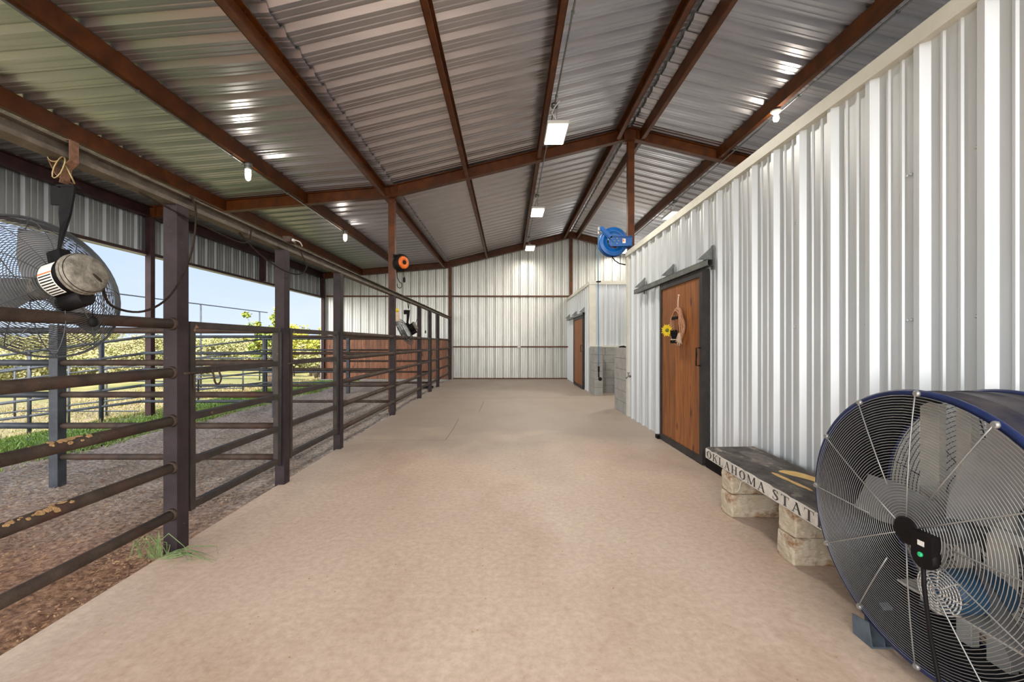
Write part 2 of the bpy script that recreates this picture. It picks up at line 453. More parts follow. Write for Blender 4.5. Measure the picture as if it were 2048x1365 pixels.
def sm(pts, k=6):
    P = [Vector(p) for p in pts]; out = []
    for i in range(len(P)-1):
        p0 = P[max(i-1, 0)]; p1 = P[i]; p2 = P[i+1]; p3 = P[min(i+2, len(P)-1)]
        for q in range(k):
            t_ = q/k
            out.append(.5*((2*p1)+(p2-p0)*t_+(2*p0-5*p1+4*p2-p3)*t_*t_+(3*p1-p0-3*p2+p3)*t_**3))
    out.append(P[-1]); return out

def tag(o, label=None, cat=None, group=None, kind=None):
    if label: o['label'] = label
    if cat: o['category'] = cat
    if group: o['group'] = group
    if kind: o['kind'] = kind
    return o

def struct(name, mb, m, parent=None):
    o = mb.build(name, m, parent)
    if parent is None: o['kind'] = 'structure'
    return o

def thing(name, label, cat, loc=(0,0,0), group=None, rot=None):
    o = bpy.data.objects.new(name, None); C.objects.link(o); o.location = loc
    o.empty_display_size = .1
    if rot: o.rotation_euler = rot
    tag(o, label, cat, group); return o

def copy_tree(o, parent=None):
    c = o.copy(); C.objects.link(c)
    if parent is not None: c.parent = parent
    for ch in [x for x in o.children]: copy_tree(ch, c)
    return c

# corrugated (PBR style) profile: list of (u, h) over [u0, u1]
def pbr(u0, u1, phase=0, h=.034, base=.092, top=.030, mh=.006):
    P = .3048
    pts = [(u0, 0)]
    k = math.floor((u0-phase)/P)-1
    while phase+k*P < u1+P:
        c = phase+k*P
        for du, hh in ((-base/2, 0), (-top/2, h), (top/2, h), (base/2, 0)):
            pts.append((c+du, hh))
        for q in (.38, .66):
            m_ = c+P*q
            for du, hh in ((-.014, 0), (-.006, mh), (.006, mh), (.014, 0)):
                pts.append((m_+du, hh))
        k += 1
    out = [(u0, 0)]
    for i in range(1, len(pts)):
        if u0 < pts[i][0] < u1: out.append(pts[i])
    out.append((u1, 0))
    return out

def sheet(mb, u0, u1, fpos, a, b, phase=0, sign=1, **kw):
    """fpos(u, t, h): world position; t in a..b"""
    pr = pbr(u0, u1, phase, **kw)
    vs = []
    for u, h in pr:
        vs.append(fpos(u, a(u) if callable(a) else a, h*sign)); vs.append(fpos(u, b(u) if callable(b) else b, h*sign))
    fs = [(2*i, 2*i+1, 2*i+3, 2*i+2) for i in range(len(pr)-1)]
    mb.add(vs, fs)
    return mb

# ------------------------------------------------------------------ main dimensions
YB = 15.68          # back wall
YF = 8.05           # middle frame
Y0 = -2.2           # roof and siding cut off here, behind the camera, to let light in
XF = -2.055         # alley face of the pipe fence
XC = -2.20          # left column line
XE = -6.70          # outer column line
XR = 2.285          # ridge
XW = 2.157          # face of the tack room wall
def roof(x):        # underside of the sheets
    if x < XC: return 4.24 + (x-XC)*.086
    if x < XR: return 4.24 + (x-XC)*.2435
    return 4.24 + (XR-XC)*.2435 - (x-XR)*.2435

# ------------------------------------------------------------------ floor and ground
mb = MB(); mb.box(-2.11, -3, -.14, 6.9, YB, 0)
floor = struct('floor', mb, M['floor'])
M['joint'] = mat('dark_slab_joint', '7d7064', rough=.95)
mb = MB()
def joint(pts, w=.006):
    for (xa_, ya_), (xb_, yb_) in zip(pts, pts[1:]):
        d_ = Vector((xb_-xa_, yb_-ya_, 0)); nrm_ = Vector((-d_.y, d_.x, 0)).normalized()*w/2
        a_, b_ = Vector((xa_, ya_, 0)), Vector((xb_, yb_, 0))
        mb.add([a_-nrm_, b_-nrm_, b_+nrm_, a_+nrm_] + [p+Vector((0, 0, .0009)) for p in (a_-nrm_, b_-nrm_, b_+nrm_, a_+nrm_)], [(4, 5, 6, 7), (0, 1, 5, 4), (1, 2, 6, 5), (2, 3, 7, 6), (3, 0, 4, 7)])
joint([(-1.93, 5.78), (-1.5, 5.77), (-.84, 5.76)]); joint([(-.84, 5.76), (-.83, 6.5), (-.85, 7.4)], .012)
joint([(-1.93, 7.4), (-.85, 7.4)], .006); joint([(-.55, 8.2), (-.54, 9.6)], .012); joint([(-2.1, 10.2), (-.6, 10.2), (2.1, 10.18)], .005)
jo = mb.build('slab_joints', M['joint'], floor)

mb = MB(); mb.box(-6.9, -34, -.16, 14, -3.001, -.02)  # unseen pale ground, added to bounce light up onto the ceiling ribs
struct('bounce_ground', mb, mat('pale_bounce_ground', 'e0d8cc', 'd2c8ba', 3, rough=.9, bump=.3, bscale=60, coord='World'))

def gz(x, y):
    z = -.05 + .012*math.sin(x*3.1+y*1.7)*math.cos(y*2.3-x)
    if x < -6.9 or y > YB+.6:
        dx = max(0, -6.9-x)
        z = -.06 - .17*min(dx, 5.5) - .03*max(0, min(dx-5.5, 8))
        far = max(0, math.hypot(x+6.9, max(0, y-10))-26)
        z += far*.052 if far < 70 else 70*.052
        z += .08*math.sin(x*.4)*math.cos(y*.33) * min(1, dx/4)
    return z
mb = MB()
nx, ny = 60, 170
xs = [-2.08-i*(3.55/nx) for i in range(nx+1)]; ys = [-3+(YB+3)*j/ny for j in range(ny+1)]
def dz(x, y):
    return gz(x, y) + .012*math.sin(7*x+3*y)+.008*math.sin(13*x-9*y)+random.uniform(-.006, .006)
vs = [(x, y, min(dz(x, y), -.02)) for x in xs for y in ys]
fs = [(i*(ny+1)+j, i*(ny+1)+j+1, (i+1)*(ny+1)+j+1, (i+1)*(ny+1)+j) for i in range(nx) for j in range(ny)]
mb.add(vs, fs, True)
dirt = mb.build('stall_ground', M['dirt'], origin=(-4.5, 6, -.06)); dirt['kind'] = 'structure'
mb = MB()
gx = [-5.4, -5.8, -6.3, -6.9, -7.3, -7.8, -8.4, -9, -10, -11, -12.4, -14, -16, -19, -23, -28, -34, -42, -52, -65, -80, -100, -130]
gy = [-20, -12, -6, -2, 1, 3, 5, 7, 9, 11, 13, 15, 17, 20, 24, 29, 35, 42, 52, 65, 80, 100, 130]
vs = [(x, y, gz(x, y)-.005) for x in gx for y in gy]
fs = [(i*len(gy)+j, i*len(gy)+j+1, (i+1)*len(gy)+j+1, (i+1)*len(gy)+j) for i in range(len(gx)-1) for j in range(len(gy)-1)]
mb.add(vs, fs, True)
mb.add([(-6.9, YB+.3, -.08), (14, YB+.3, -.08), (14, 130, 1.5), (-6.9, 130, gz(-6.9, 130))], [(0, 1, 2, 3)])
fld = mb.build('field_ground', M['field'], origin=(-20, 10, -1)); fld['kind'] = 'structure'

# loose bedding (uncountable)
def scatter(name, mtl, n, fn, size, lbl, cat, flat=.35):
    mb = MB()
    for i in range(n):
        x, y = fn(); z = gz(x, y)+.004+random.random()*.014
        a = random.random()*2*PI; L = size*random.uniform(.5, 1.4); W = L*random.uniform(.25, .6)
        ux = Vector((math.cos(a), math.sin(a), random.uniform(-flat, flat)))*L*.5
        uy = Vector((-math.sin(a), math.cos(a), random.uniform(-flat, flat)))*W*.5
        p = Vector((x, y, z)); up = Vector((0, 0, W*.18))
        mb.add([p-ux-uy, p+ux-uy+up, p+ux+uy, p-ux+uy+up], [(0, 1, 2, 3)])
    o = mb.build(name, mtl, origin=(-4, 3, -.05), recalc=False); tag(o, lbl, cat, kind='stuff'); return o
def near_pt():
    y = .6 + 4.3*random.random()**1.15; x = -2.15-random.random()*min(3.6, .6+y*1.1); return x, y
scatter('wood_shavings', M['shaving'], 26000, near_pt, .013, 'brown wood shavings spread over the stall ground nearest the concrete alley', 'bedding')
def far_pt():
    y = 3.6 + 10*random.random()**1.2; return -2.15-random.random()*3.6, y
scatter('dry_muck', M['chip'], 24000, far_pt, .02, 'grey dry muck and chips covering the stall ground further back', 'bedding')

# ------------------------------------------------------------------ roof
mb = MB()
XS = -2.12
sheet(mb, Y0, YB+.1, lambda u, t, h: (t, u, roof(t)+h), -7.0, XC, phase=.1, h=.046, base=.124, top=.028)
sheet(mb, Y0, YB+.1, lambda u, t, h: (t, u, 4.235+(t-XC)*.086+h), XC, XS, phase=.1, h=.046, base=.124, top=.028)
sheet(mb, Y0, YB+.1, lambda u, t, h: (t, u, roof(t)+h+.012), XC-.06, XR-.02, phase=.1, h=.046, base=.124, top=.028)
sheet(mb, Y0, YB+.1, lambda u, t, h: (t, u, roof(t)+h), XR+.02, 7.0, phase=.1, h=.046, base=.124, top=.028)
ceil = struct('ceiling', mb, M['roof_metal'])
mb = MB()   # ridge flashing closing the peak
zr = roof(XR)
mb.prism([(-.20, -.005), (0, .045), (.20, -.005), (.20, .003), (0, .053), (-.20, .003)], (XR, Y0, zr+.0), (1,0,0), (0,0,1), (0, YB+.1-Y0, 0))
struct('trim_1', mb, M['galv'])

def channel(mb, x, z, y0, y1, face, h=.2, f=.065, t=.008):
    """purlin along Y; web at x, flanges pointing to 'face' (+1/-1)"""
    mb.box(x-t/2, y0, z, x+t/2, y1, z+h)
    mb.box(x, y0, z, x+face*f, y1, z+t); mb.box(x, y0, z+h-t, x+face*f, y1, z+h)
    mb.box(x+face*(f-t), y0, z+t, x+face*f, y1, z+.022)
    return mb
PUR = [
 (-5.27, -1, 'brown roof purlin over the stalls, beside the fence header', 0),
 (-3.75, -1, 'brown roof purlin over the stalls carrying the two caged jar lamps', 0),
 (-2.33, 1, 'orange-brown purlin where the low stall roof meets the steep alley roof', 0),
 (-.79, 1, 'thin red-brown purlin running over the middle of the alley', 0),
 (.60, -1, 'brown purlin over the alley carrying conduit and the row of flood lights', 0),
 (2.07, -1, 'brown purlin just left of the roof ridge', 0),
 (2.47, 1, 'dark red-brown purlin just right of the roof ridge', 0),
 (3.90, 1, 'ochre-brown purlin above the white tack room wall carrying the bare bulb', 0)]
for x, fc, lb, _ in PUR:
    z = roof(x)-.205
    if x == -2.33: z = 4.022
    mb = MB(); channel(mb, x, z, Y0, YB-.05, fc)
    for k in range(52):
        y = Y0+.17+k*.3048
        mb.box(x+fc*.03-.003, y, z+.165, x+fc*.03+.003, y+.006, z+.2)
    o = mb.build('purlin', M['red_iron']); tag(o, lb, 'roof beam')
for x0_, lbl_ in ((XE, 'dark eave beam along the outer edge of the stall roof'),):
    mb = MB(); channel(mb, x0_-.02, roof(x0_)-.21, Y0, YB, 1, h=.2, f=.08)
    o = mb.build('eave_beam', M['purple_iron']); tag(o, lbl_, 'roof beam')

def ibeam(mb, p0, p1, y, h=.25, w=.12, t=.012):
    """rafter in XZ plane; p = (x, z of bottom)"""
    (xa, za), (xb, zb) = p0, p1
    def quad(dz0, dz1, ya, yb):
        vs = [(xa, yy, za+d) for yy in (ya, yb) for d in (dz0, dz1)] + [(xb, yy, zb+d) for yy in (ya, yb) for d in (dz0, dz1)]
        mb.add(vs, [(0,1,3,2), (4,6,7,5), (0,4,5,1), (2,3,7,6), (0,2,6,4), (1,5,7,3)])
    quad(0, t, y-w/2, y+w/2); quad(h-t, h, y-w/2, y+w/2); quad(t, h-t, y-.006, y+.006)
RF = .215
def rafter(xa, xb, y, lbl):
    mb = MB(); e = .002
    ibeam(mb, (xa, roof(xa+e)-RF), (xb, roof(xb-e)-RF), y, h=RF-.005)
    for k in (xa+.12, xb-.12):
        zz = roof(k)-RF
        mb.box(k-.006, y-.055, zz+.01, k+.006, y+.055, zz+RF-.02)
    o = mb.build('rafter', M['red_iron']); tag(o, lbl, 'roof beam'); return o
for y, w in ((YF, 'the middle frame'), (YB-.12, 'the back wall')):
    rafter(XE, XC-.001, y, 'gently sloping red-brown rafter over the stalls at %s' % w)
    rafter(XC+.001, XR-.001, y, 'red-brown rafter climbing over the alley to the ridge at %s' % w)
    rafter(XR+.001, 6.8, y, 'red-brown rafter falling right from the ridge at %s' % w)
mb = MB(); mb.box(-3.02+.3, YF-.0075-.001, roof(-2.7)-RF+.07, -2.72+.2, YF-.006, roof(-2.7)-RF+.11)

def column(x, y, z0, z1, w, d, m, lbl, name='steel_column', plate=True):
    mb = MB(); mb.box(x-w/2, y-d/2, z0, x+w/2, y+d/2, z1, b=.004)
    if plate: mb.box(x-w/2-.03, y-d/2-.03, z1-.012, x+w/2+.03, y+d/2+.03, z1)
    o = mb.build(name, m); tag(o, lbl, 'column'); return o
column(XC, YF+.12, 0, roof(XC)-RF, .125, .1, M['red_iron'], 'red-brown steel column in the fence line holding the cord reel')
column(XC+.1, YB-.12, 0, roof(XC)-RF, .11, .1, M['red_iron'], 'red-brown steel column at the back end of the fence line', plate=False)
column(XR+.035, YF+.1, 1.22, roof(XR)-RF, .125, .1, M['red_iron'], 'red-brown column under the ridge beside the blue hose reel')
column(XR, YB-.1, 0, roof(XR)-RF, .1, .09, M['red_iron'], 'red-brown column against the back wall under the ridge', plate=False)
column(XE, YF, -.1, roof(XE)-.2, .11, .10, M['purple_iron'], 'outer stall column standing between the two near openings, purple-brown')
column(XE, YB-.1, -.1, roof(XE)-.2, .11, .10, M['purple_iron'], 'outer column at the back left corner of the shed')
column(XE, 11.76, 3.0, roof(XE)-.2, .13, .08, M['purple_iron'], 'short dark stub column above the long side opening', 'stub_column', plate=False)
column(XE, 4.3, -.1, roof(XE)-.2, .11, .10, M['purple_iron'], 'outer stall column hidden mostly behind the hanging fan') if False else None

# siding skirt on the left
mb = MB(); sheet(mb, Y0, YB, lambda u, t, h: (XE-.08-h, u, t), 3.0, roof(XE)-.0, phase=.2)
struct('wall_left', mb, M['skirt_metal'])
mb = MB(); mb.box(XE-.12, Y0, 2.955, XE+.0, YB, 3.0); struct('trim_2', mb, M['purple_iron'])
mb = MB(); mb.box(XE-.125, Y0, 2.935, XE-.03, YB, 2.954); struct('trim_3', mb, M['trim'])

# back wall
mb = MB()
xa = -6.85
pr = pbr(xa, 6.9, .12, h=.045, base=.08, top=.026, mh=.013)
vs = []
for u, h in pr:
    vs += [(u, YB+h+.02, 0), (u, YB+h+.02, roof(u)+.02)]
mb.add(vs, [(2*i, 2*i+1, 2*i+3, 2*i+2) for i in range(len(pr)-1)])
struct('wall_back', mb, M['back_metal'])
def girt(z, lbl, h=.05, x0=-6.6, x1=2.2, w=.08):
    mb = MB(); mb.box(x0, YB-w, z-h/2, x1, YB+.015, z+h/2)
    o = mb.build('wall_girt', M['red_iron']); tag(o, lbl, 'wall beam')
girt(3.01, 'upper horizontal brown girt across the back wall', x1=6.6)
girt(1.17, 'lower horizontal brown girt across the back wall of the alley', x0=-2.0, h=.045)
mb = MB(); mb.box(-2.0, YB-.06, 0, 2.2, YB+.015, .035); struct('baseboard_back', mb, M['red_iron'])
# small outlet box on the girt
mb = MB(); mb.box(.34, YB-.115, 1.13, .46, YB-.08, 1.22, b=.006); mb.box(.37, YB-.12, 1.15, .43, YB-.112, 1.20)
tag(mb.build('outlet_box', M['white_metal']), 'small white outlet box on the lower girt of the back wall', 'outlet')
# wooden wainscot behind the stall
mb = MB()
x = -6.72
while x < -2.2:
    mb.box(x, YB-.05, .0, min(x+.136, -2.2), YB-.012, 1.43, b=.003); x += .14
struct('trim_4', mb, M['stall_wood'])
mb = MB(); mb.box(-6.78, YB-.22, -.1, -2.115, YB-.055, -.0); struct('trim_5', mb, M['block'])
# unseen far right wall, added to keep the space above the tack rooms dark
mb = MB(); sheet(mb, Y0, YB, lambda u, t, h: (6.85+h, u, t), 0, roof(6.85), phase=.2)
struct('wall_unseen_right', mb, M['wall_metal'])

# ------------------------------------------------------------------ tack room (right wall)
YN = 7.72   # far corner of the near room
mb = MB(); sheet(mb, -.6, YN-.05, lambda u, t, h: (XW-h, u, t), 0.0, 2.88, phase=2.126-.5, base=.088, top=.032, mh=.008)
for k in range(28):                          # lap screws sit beside the ribs
    yc = 2.126-.5-.3048*7+k*.3048
    for z in (1.42, 2.2, .12):
        if -.5 < yc+.05 < YN-.1:
            mb.lathe([(.009, 0), (.009, .004), (.005, .009)], (XW, yc+.055+.008*math.sin(k*9+z), z+.006*math.sin(k*5)), (-1, 0, 0), n=8)
            if k % 3 == 0: mb.lathe([(.009, 0), (.009, .004), (.005, .009)], (XW, yc+.085, z+.004), (-1, 0, 0), n=8)
struct('wall_right', mb, M['wall_metal'])
mb = MB()
mb.prism([(0, 0), (-.05, 0), (-.05, .088), (.16, .10), (.16, .085), (0, .075)], (XW, -.6, 2.845), (1,0,0), (0,0,1), (0, YN+.6, 0))
struct('trim_6', mb, M['trim'])
mb = MB(); mb.box(XW-.036, YN-.09, 0.0, XW+.02, YN, 2.845); mb.box(XW+.02, YN-.006, 0, XW+.14, YN, 2.845)
struct('trim_7', mb, M['trim'])
mb = MB(); mb.box(XW+.02, -.6, 2.86, 6.8, YN, 2.9); mb.box(XW+.14, YN-.06, 0, 6.8, YN-.01, 2.86)
struct('wall_room_end', mb, M['wall_metal'])
# second room
Y2 = 11.32
mb = MB(); sheet(mb, Y2, YB, lambda u, t, h: (XW+.02-h, u, t), 0.0, 2.87, phase=.1)
struct('wall_second_room', mb, M['wall_metal'])
mb = MB(); sheet(mb, XW+.15, 6.8, lambda u, t, h: (u, Y2-h, t), 1.22, 2.87, phase=.15)
mb.box(XW+.02, Y2+.02, 2.87, 6.8, YB, 2.9)
struct('wall_second_room_front', mb, M['wall_metal'])
mb = MB()
mb.prism([(0, 0), (-.045, 0), (-.045, .085), (.14, .10), (.14, .085), (0, .075)], (XW+.02, Y2-.04, 2.845), (1,0,0), (0,0,1), (0, YB-Y2-.0, 0))
mb.box(XW-.02, Y2-.045, 2.845, 6.8, Y2+.05, 2.94)
mb.box(XW-.018, Y2-.038, 1.22, XW+.15, Y2-.0, 2.845); mb.box(XW-.018, Y2+.001, 1.22, XW+.018, Y2+.12, 2.845)
mb.box(XW+.0, Y2-.07, 1.195, 6.8, Y2-.001, 1.235)
struct('trim_8', mb, M['trim'])
def blocks(name, x0, x1, y0, y1, z1, along, half=False):
    """running-bond concrete block wall, joints modelled"""
    mb = MB(); H = z1/6; L = .4064; g = .005
    core = MB(); core.box(x0+g, y0+g, 0, x1-g, y1-g, z1-.004)
    for r in range(6):
        off = 0 if (r % 2) ^ half else L/2
        a0, a1 = (y0, y1) if along == 'Y' else (x0, x1)
        a = a0-off
        while a < a1-.01:
            s_, e_ = max(a, a0), min(a+L, a1)
            if e_-s_ > .03:
                if along == 'Y': mb.box(x0, s_+g*.6, r*H+g*.6, x1, e_-g*.6, (r+1)*H-g*.6, b=.003)
                else: mb.box(s_+g*.6, y0, r*H+g*.6, e_-g*.6, y1, (r+1)*H-g*.6, b=.003)
            a += L
    o = struct(name, mb, M['block']); core.build('mortar', M['mortar'], o); return o
blocks('wall_block_near', XW-.02, XW+.18, YN+.005, 8.62, 1.22, 'Y')
blocks('wall_block_far', XW-.015, XW+.185, 10.62, Y2-.075, 1.22, 'Y', True)
blocks('wall_block_niche', XW-.015, 6.8, Y2-.07, Y2+.13, 1.19, 'X')
# bits left on top of the near block pier
mb = MB()
mb.tube([(XW+.03+.03*math.sin(i*1.3), 7.9+i*.06, 1.232+.006*math.cos(i*2)) for i in range(9)], [.012, .02, .014, .02, .013, .018, .014, .02, .01], 8)
tag(mb.build('rag_bundle', M['black_steel']), 'dark crumpled rag lying on top of the near block pier', 'rag')

# ------------------------------------------------------------------ sliding doors
def sliding_door(n, ya, yb, x, zt, lblside):
    """leaf between ya and yb, face at x"""
    root = bpy.data.objects.new('door_%d' % n, None); C.objects.link(root); root.location = (x+.03, (ya+yb)/2, .01); root['kind'] = 'structure'
    fw = .075
    mb = MB()
    mb.box(x, ya, .012, x+.05, ya+fw, zt); mb.box(x, yb-fw*.8, .012, x+.05, yb, zt)
    mb.box(x, ya+fw, zt-fw, x+.05, yb-fw*.8, zt); mb.box(x, ya+fw, .012, x+.05, yb-fw*.8, .012+fw)
    mb.box(x+.05, ya-.0, .03, x+.075, ya+.03, zt)
    mb.build('door_frame', M['frame_steel'], root)
    mb = MB(); y = ya+fw
    while y < yb-fw*.8-.005:
        e = min(y+.14, yb-fw*.8)
        mb.box(x+.014, y+.001, .012+fw, x+.04, e-.001, zt-fw, b=.0025); y += .14
    mb.build('board_panel', M['door_wood'], root)
    mb = MB()
    mb.tube([(x, ya+.045, 1.06), (x-.045, ya+.045, 1.06), (x-.045, ya+.045, 1.25), (x, ya+.045, 1.25)], .007, 8)
    h = mb.build('handle', M['black_steel'], root); h['label'] = 'black pull handle'
    mb = MB()
    for yy in (ya+.22, yb-.22):
        mb.box(x+.01, yy-.03, zt-.01, x+.03, yy+.03, zt+.06)
    mb.build('hanger', M['galv'], root)
    return root
def door_track(ya, yb, x, z, xwall, lbl, hs):
    t = thing('door_track', lbl, 'door track', (xwall-.03, (ya+yb)/2, z))
    mb = MB()
    mb.box(x-.03, ya, z, x-.026, yb, z+.068); mb.box(x+.026, ya, z, x+.03, yb, z+.068); mb.box(x-.03, ya, z+.064, x+.03, yb, z+.068)
    mb.box(x-.03, ya, z, x-.012, yb, z+.004); mb.box(x+.012, ya, z, x+.03, yb, z+.004)
    mb.build('rail', M['galv'], t)
    for y in hs:
        mb = MB()
        mb.prism([(0, 0), (0, .15), (-.16, 0)], (xwall-.033, y-.003, z+.07), (1,0,0), (0,0,1), (0, .006, 0))
        mb.box(xwall-.04, y-.03, z-.03, xwall-.033, y+.03, z+.22)
        mb.box(x-.034, y-.025, z+.068, xwall-.034, y+.025, z+.074)
        mb.build('bracket', M['galv'], t)
    return t
sliding_door(1, 4.56, 5.84, 2.06, 2.09, '')
door_track(4.40, 6.97, 2.07, 2.095, XW, 'galvanised sliding track above the near wooden door', (4.46, 5.52, 6.68))
X2 = XW+.02
sliding_door(2, 12.05, 13.75, 2.09, 2.09, '')
door_track(11.95, 15.2, 2.10, 2.095, X2, 'galvanised sliding track above the distant wooden door', (12.05, 13.5, 14.9))
mb = MB(); mb.box(2.075, 3.3, 0, XW-.034, 4.52, .17, b=.008); mb.box(2.03, 5.84, 0, 2.11, 5.93, .05)
struct('baseboard_right', mb, M['black_steel'])
# hose bib
t = thing('hose_tap', 'small metal tap low on the white wall beyond the door', 'tap', (XW-.03, 7.42, .73))
mb = MB(); mb.tube([(XW, 7.42, .73), (XW-.09, 7.42, .73), (XW-.12, 7.42, .69)], .014, 8); mb.lathe([(.022, 0), (.022, .02)], (XW-.04, 7.42, .73), (-1, 0, 0), 10)
mb.build('spout', M['galv'], t)
mb = MB(); mb.lathe([(.006, 0), (.006, .04), (.03, .045), (.03, .055), (.005, .057)], (XW-.08, 7.42, .74), (0, 0, 1), 10)
mb.build('tap_handle', M['galv'], t)

# ------------------------------------------------------------------ wreath on the door
wy, wz, wx = 5.14, 1.50, 2.045
t = thing('rope_wreath', 'coiled tan rope wreath with yellow sunflower hanging on the wooden door', 'wreath', (wx, wy, wz))
mb = MB()
for k in range(7):
    rr = .155+.009*(k % 3); pts = []
    ph = k*.4
    for i in range(40):
        a = 2*PI*i/40
        pts.append((wx-.014*(k//2)-.004*math.sin(5*a+ph)-.005, wy+.93*(rr+.012*math.sin(3*a+ph))*math.sin(a), wz+1.25*(rr+.007*math.cos(2*a+ph))*math.cos(a)))
    mb.tube(pts, .0085, 6, closed=True)
mb.build('rope_coil', M['rope'], t)
mb = MB(); mb.tube([(wx-.01, wy, wz+.2), (wx-.012, wy-.004, wz+.3), (wx-.004, wy+.002, wz+.375)], .006, 6); mb.tube([(wx-.014, wy+.01, wz+.2), (wx-.016, wy, wz+.3), (wx-.004, wy+.002, wz+.375)], .004, 6)
mb.lathe([(.012, 0), (.014, .015), (.004, .02)], (wx+.005, wy, wz+.372), (-1, 0, 0), 10)
mb.build('hanging_loop', M['cream'], t)
for (ya, yb, za, zb, nm) in ((wy-.07, wy+.13, wz+.085, wz+.12, 0), (wy-.06, wy+.13, wz-.2, wz-.05, 1)):
    mb = MB()
    if nm == 0: mb.box(wx-.05, ya, za, wx-.038, yb, zb, b=.004)
    else:
        # open wire basket of letter-like bars
        for i in range(12):
            yy = ya+(yb-ya)*i/11; mb.box(wx-.055, yy-.004, za+.06*0, wx-.045, yy+.006, zb+.012*math.sin(i*2.4))
        for zz in (za, za+.03, za+.09, zb-.02): mb.box(wx-.056, ya, zz, wx-.044, yb, zz+.011)
    o = mb.build('metal_sign' if nm else 'metal_band', M['black_steel'], t); o['label'] = 'black cut metal piece'
mb = MB()
for k in range(16):
    a = 2*PI*k/16; c, s = math.cos(a), math.sin(a); cx_, cy_, cz_ = wx-.055, wy+.185, wz-.04
    n0 = .02; n1 = .075+.01*(k % 2); w = .014
    E1 = Vector((-.6, .8, 0)); NN = Vector((-.8, -.6, 0)); CC = Vector((cx_-.02, cy_, cz_)); P0 = CC+E1*c*n0+Vector((0, 0, s*n0)); P1 = CC+E1*c*n1+Vector((0, 0, s*n1))+NN*.008; Pm = (P0+P1)/2+NN*.006; q = E1*(-s*w)+Vector((0, 0, c*w))
    mb.add([P0, Pm+q, P1, Pm-q], [(0, 1, 2, 3)]); mb.add([p+Vector((.003, 0, 0)) for p in (P0, Pm+q, P1, Pm-q)], [(3, 2, 1, 0)])
fl = mb.build('sunflower', M['yellow'], t, recalc=False); fl['label'] = 'yellow artificial sunflower'
mb = MB(); mb.lathe([(.022, 0), (.02, .008), (.008, .014)], (wx-.073, wy+.183, wz-.04), (-.8, -.6, 0), 12); mb.build('flower_centre', M['green_center'], fl)
mb = MB()
for k in range(34):
    yy = wy-.12+random.uniform(-.03, .04); zz = wz-.07-random.random()*.06
    mb.tube([(wx-.04, yy, zz), (wx-.055+random.uniform(-.01, .01), yy+random.uniform(-.03, .02), zz-.05), (wx-.045, yy+random.uniform(-.05, .02), zz-.06-random.random()*.06)], .003, 4)
o = mb.build('tassel', M['cream'], t); o['label'] = 'cream frayed rope tassel'
mb = MB(); mb.tube([(wx-.058, wy+.12-.02*i, wz-.16+.008*(i % 2)) for i in range(10)], .005, 5)
mb.build('beading', M['cream'], t)

# ------------------------------------------------------------------ fence line along the alley
RZ = (.235, .527, .818, 1.117, 1.420)
PY = [2.67, 3.95, 5.27, 7.77, 10.13, 11.50, 12.80]
plab = ['nearest dark square fence post, weeds at its foot', 'second fence post from the camera, between the two nearest gates',
        'third fence post from the camera, far end of the second gate', 'fence post below the orange cord reel',
        'fence post just beyond the far hanging fan', 'sixth fence post counted from the camera', 'seventh fence post counted from the camera, by the low bar']
for y, lb in zip(PY, plab):
    mb = MB(); mb.box(XF-.088, y, -.12, XF, y+.10, 2.165, b=.004)
    o = mb.build('fence_post', M['post_steel'], origin=(XF-.044, y+.05, 0))
    tag(o, lb, 'post')
mb = MB(); mb.box(XF-.088, YB-.28, -.12, XF, YB-.18, 2.165, b=.004)
tag(mb.build('fence_post', M['post_steel'], origin=(XF-.044, YB-.23, 0)), 'last fence post, against the back wall', 'post')
# header over the posts
mb = MB()
mb.box(XF-.085, Y0, 2.166, XF-.0, YB-.18, 2.176); mb.box(XF-.085, Y0, 2.236, XF-.0, YB-.18, 2.246)
mb.box(XF-.048, Y0, 2.176, XF-.036, YB-.18, 2.236)
mb.box(XF-.085, Y0, 2.176, XF-.077, YB-.18, 2.186); mb.box(XF-.008, Y0, 2.176, XF-.0, YB-.18, 2.188)
tag(mb.build('fence_header', mat('dusty_header_steel', '665c50', '463e36', 7, rough=.6, spec=.3, bump=.2, bscale=90, c3='857a68', s3=20, lo3=.6, hi3=.7)), 'long steel header beam laid across the tops of the fence posts', 'beam')

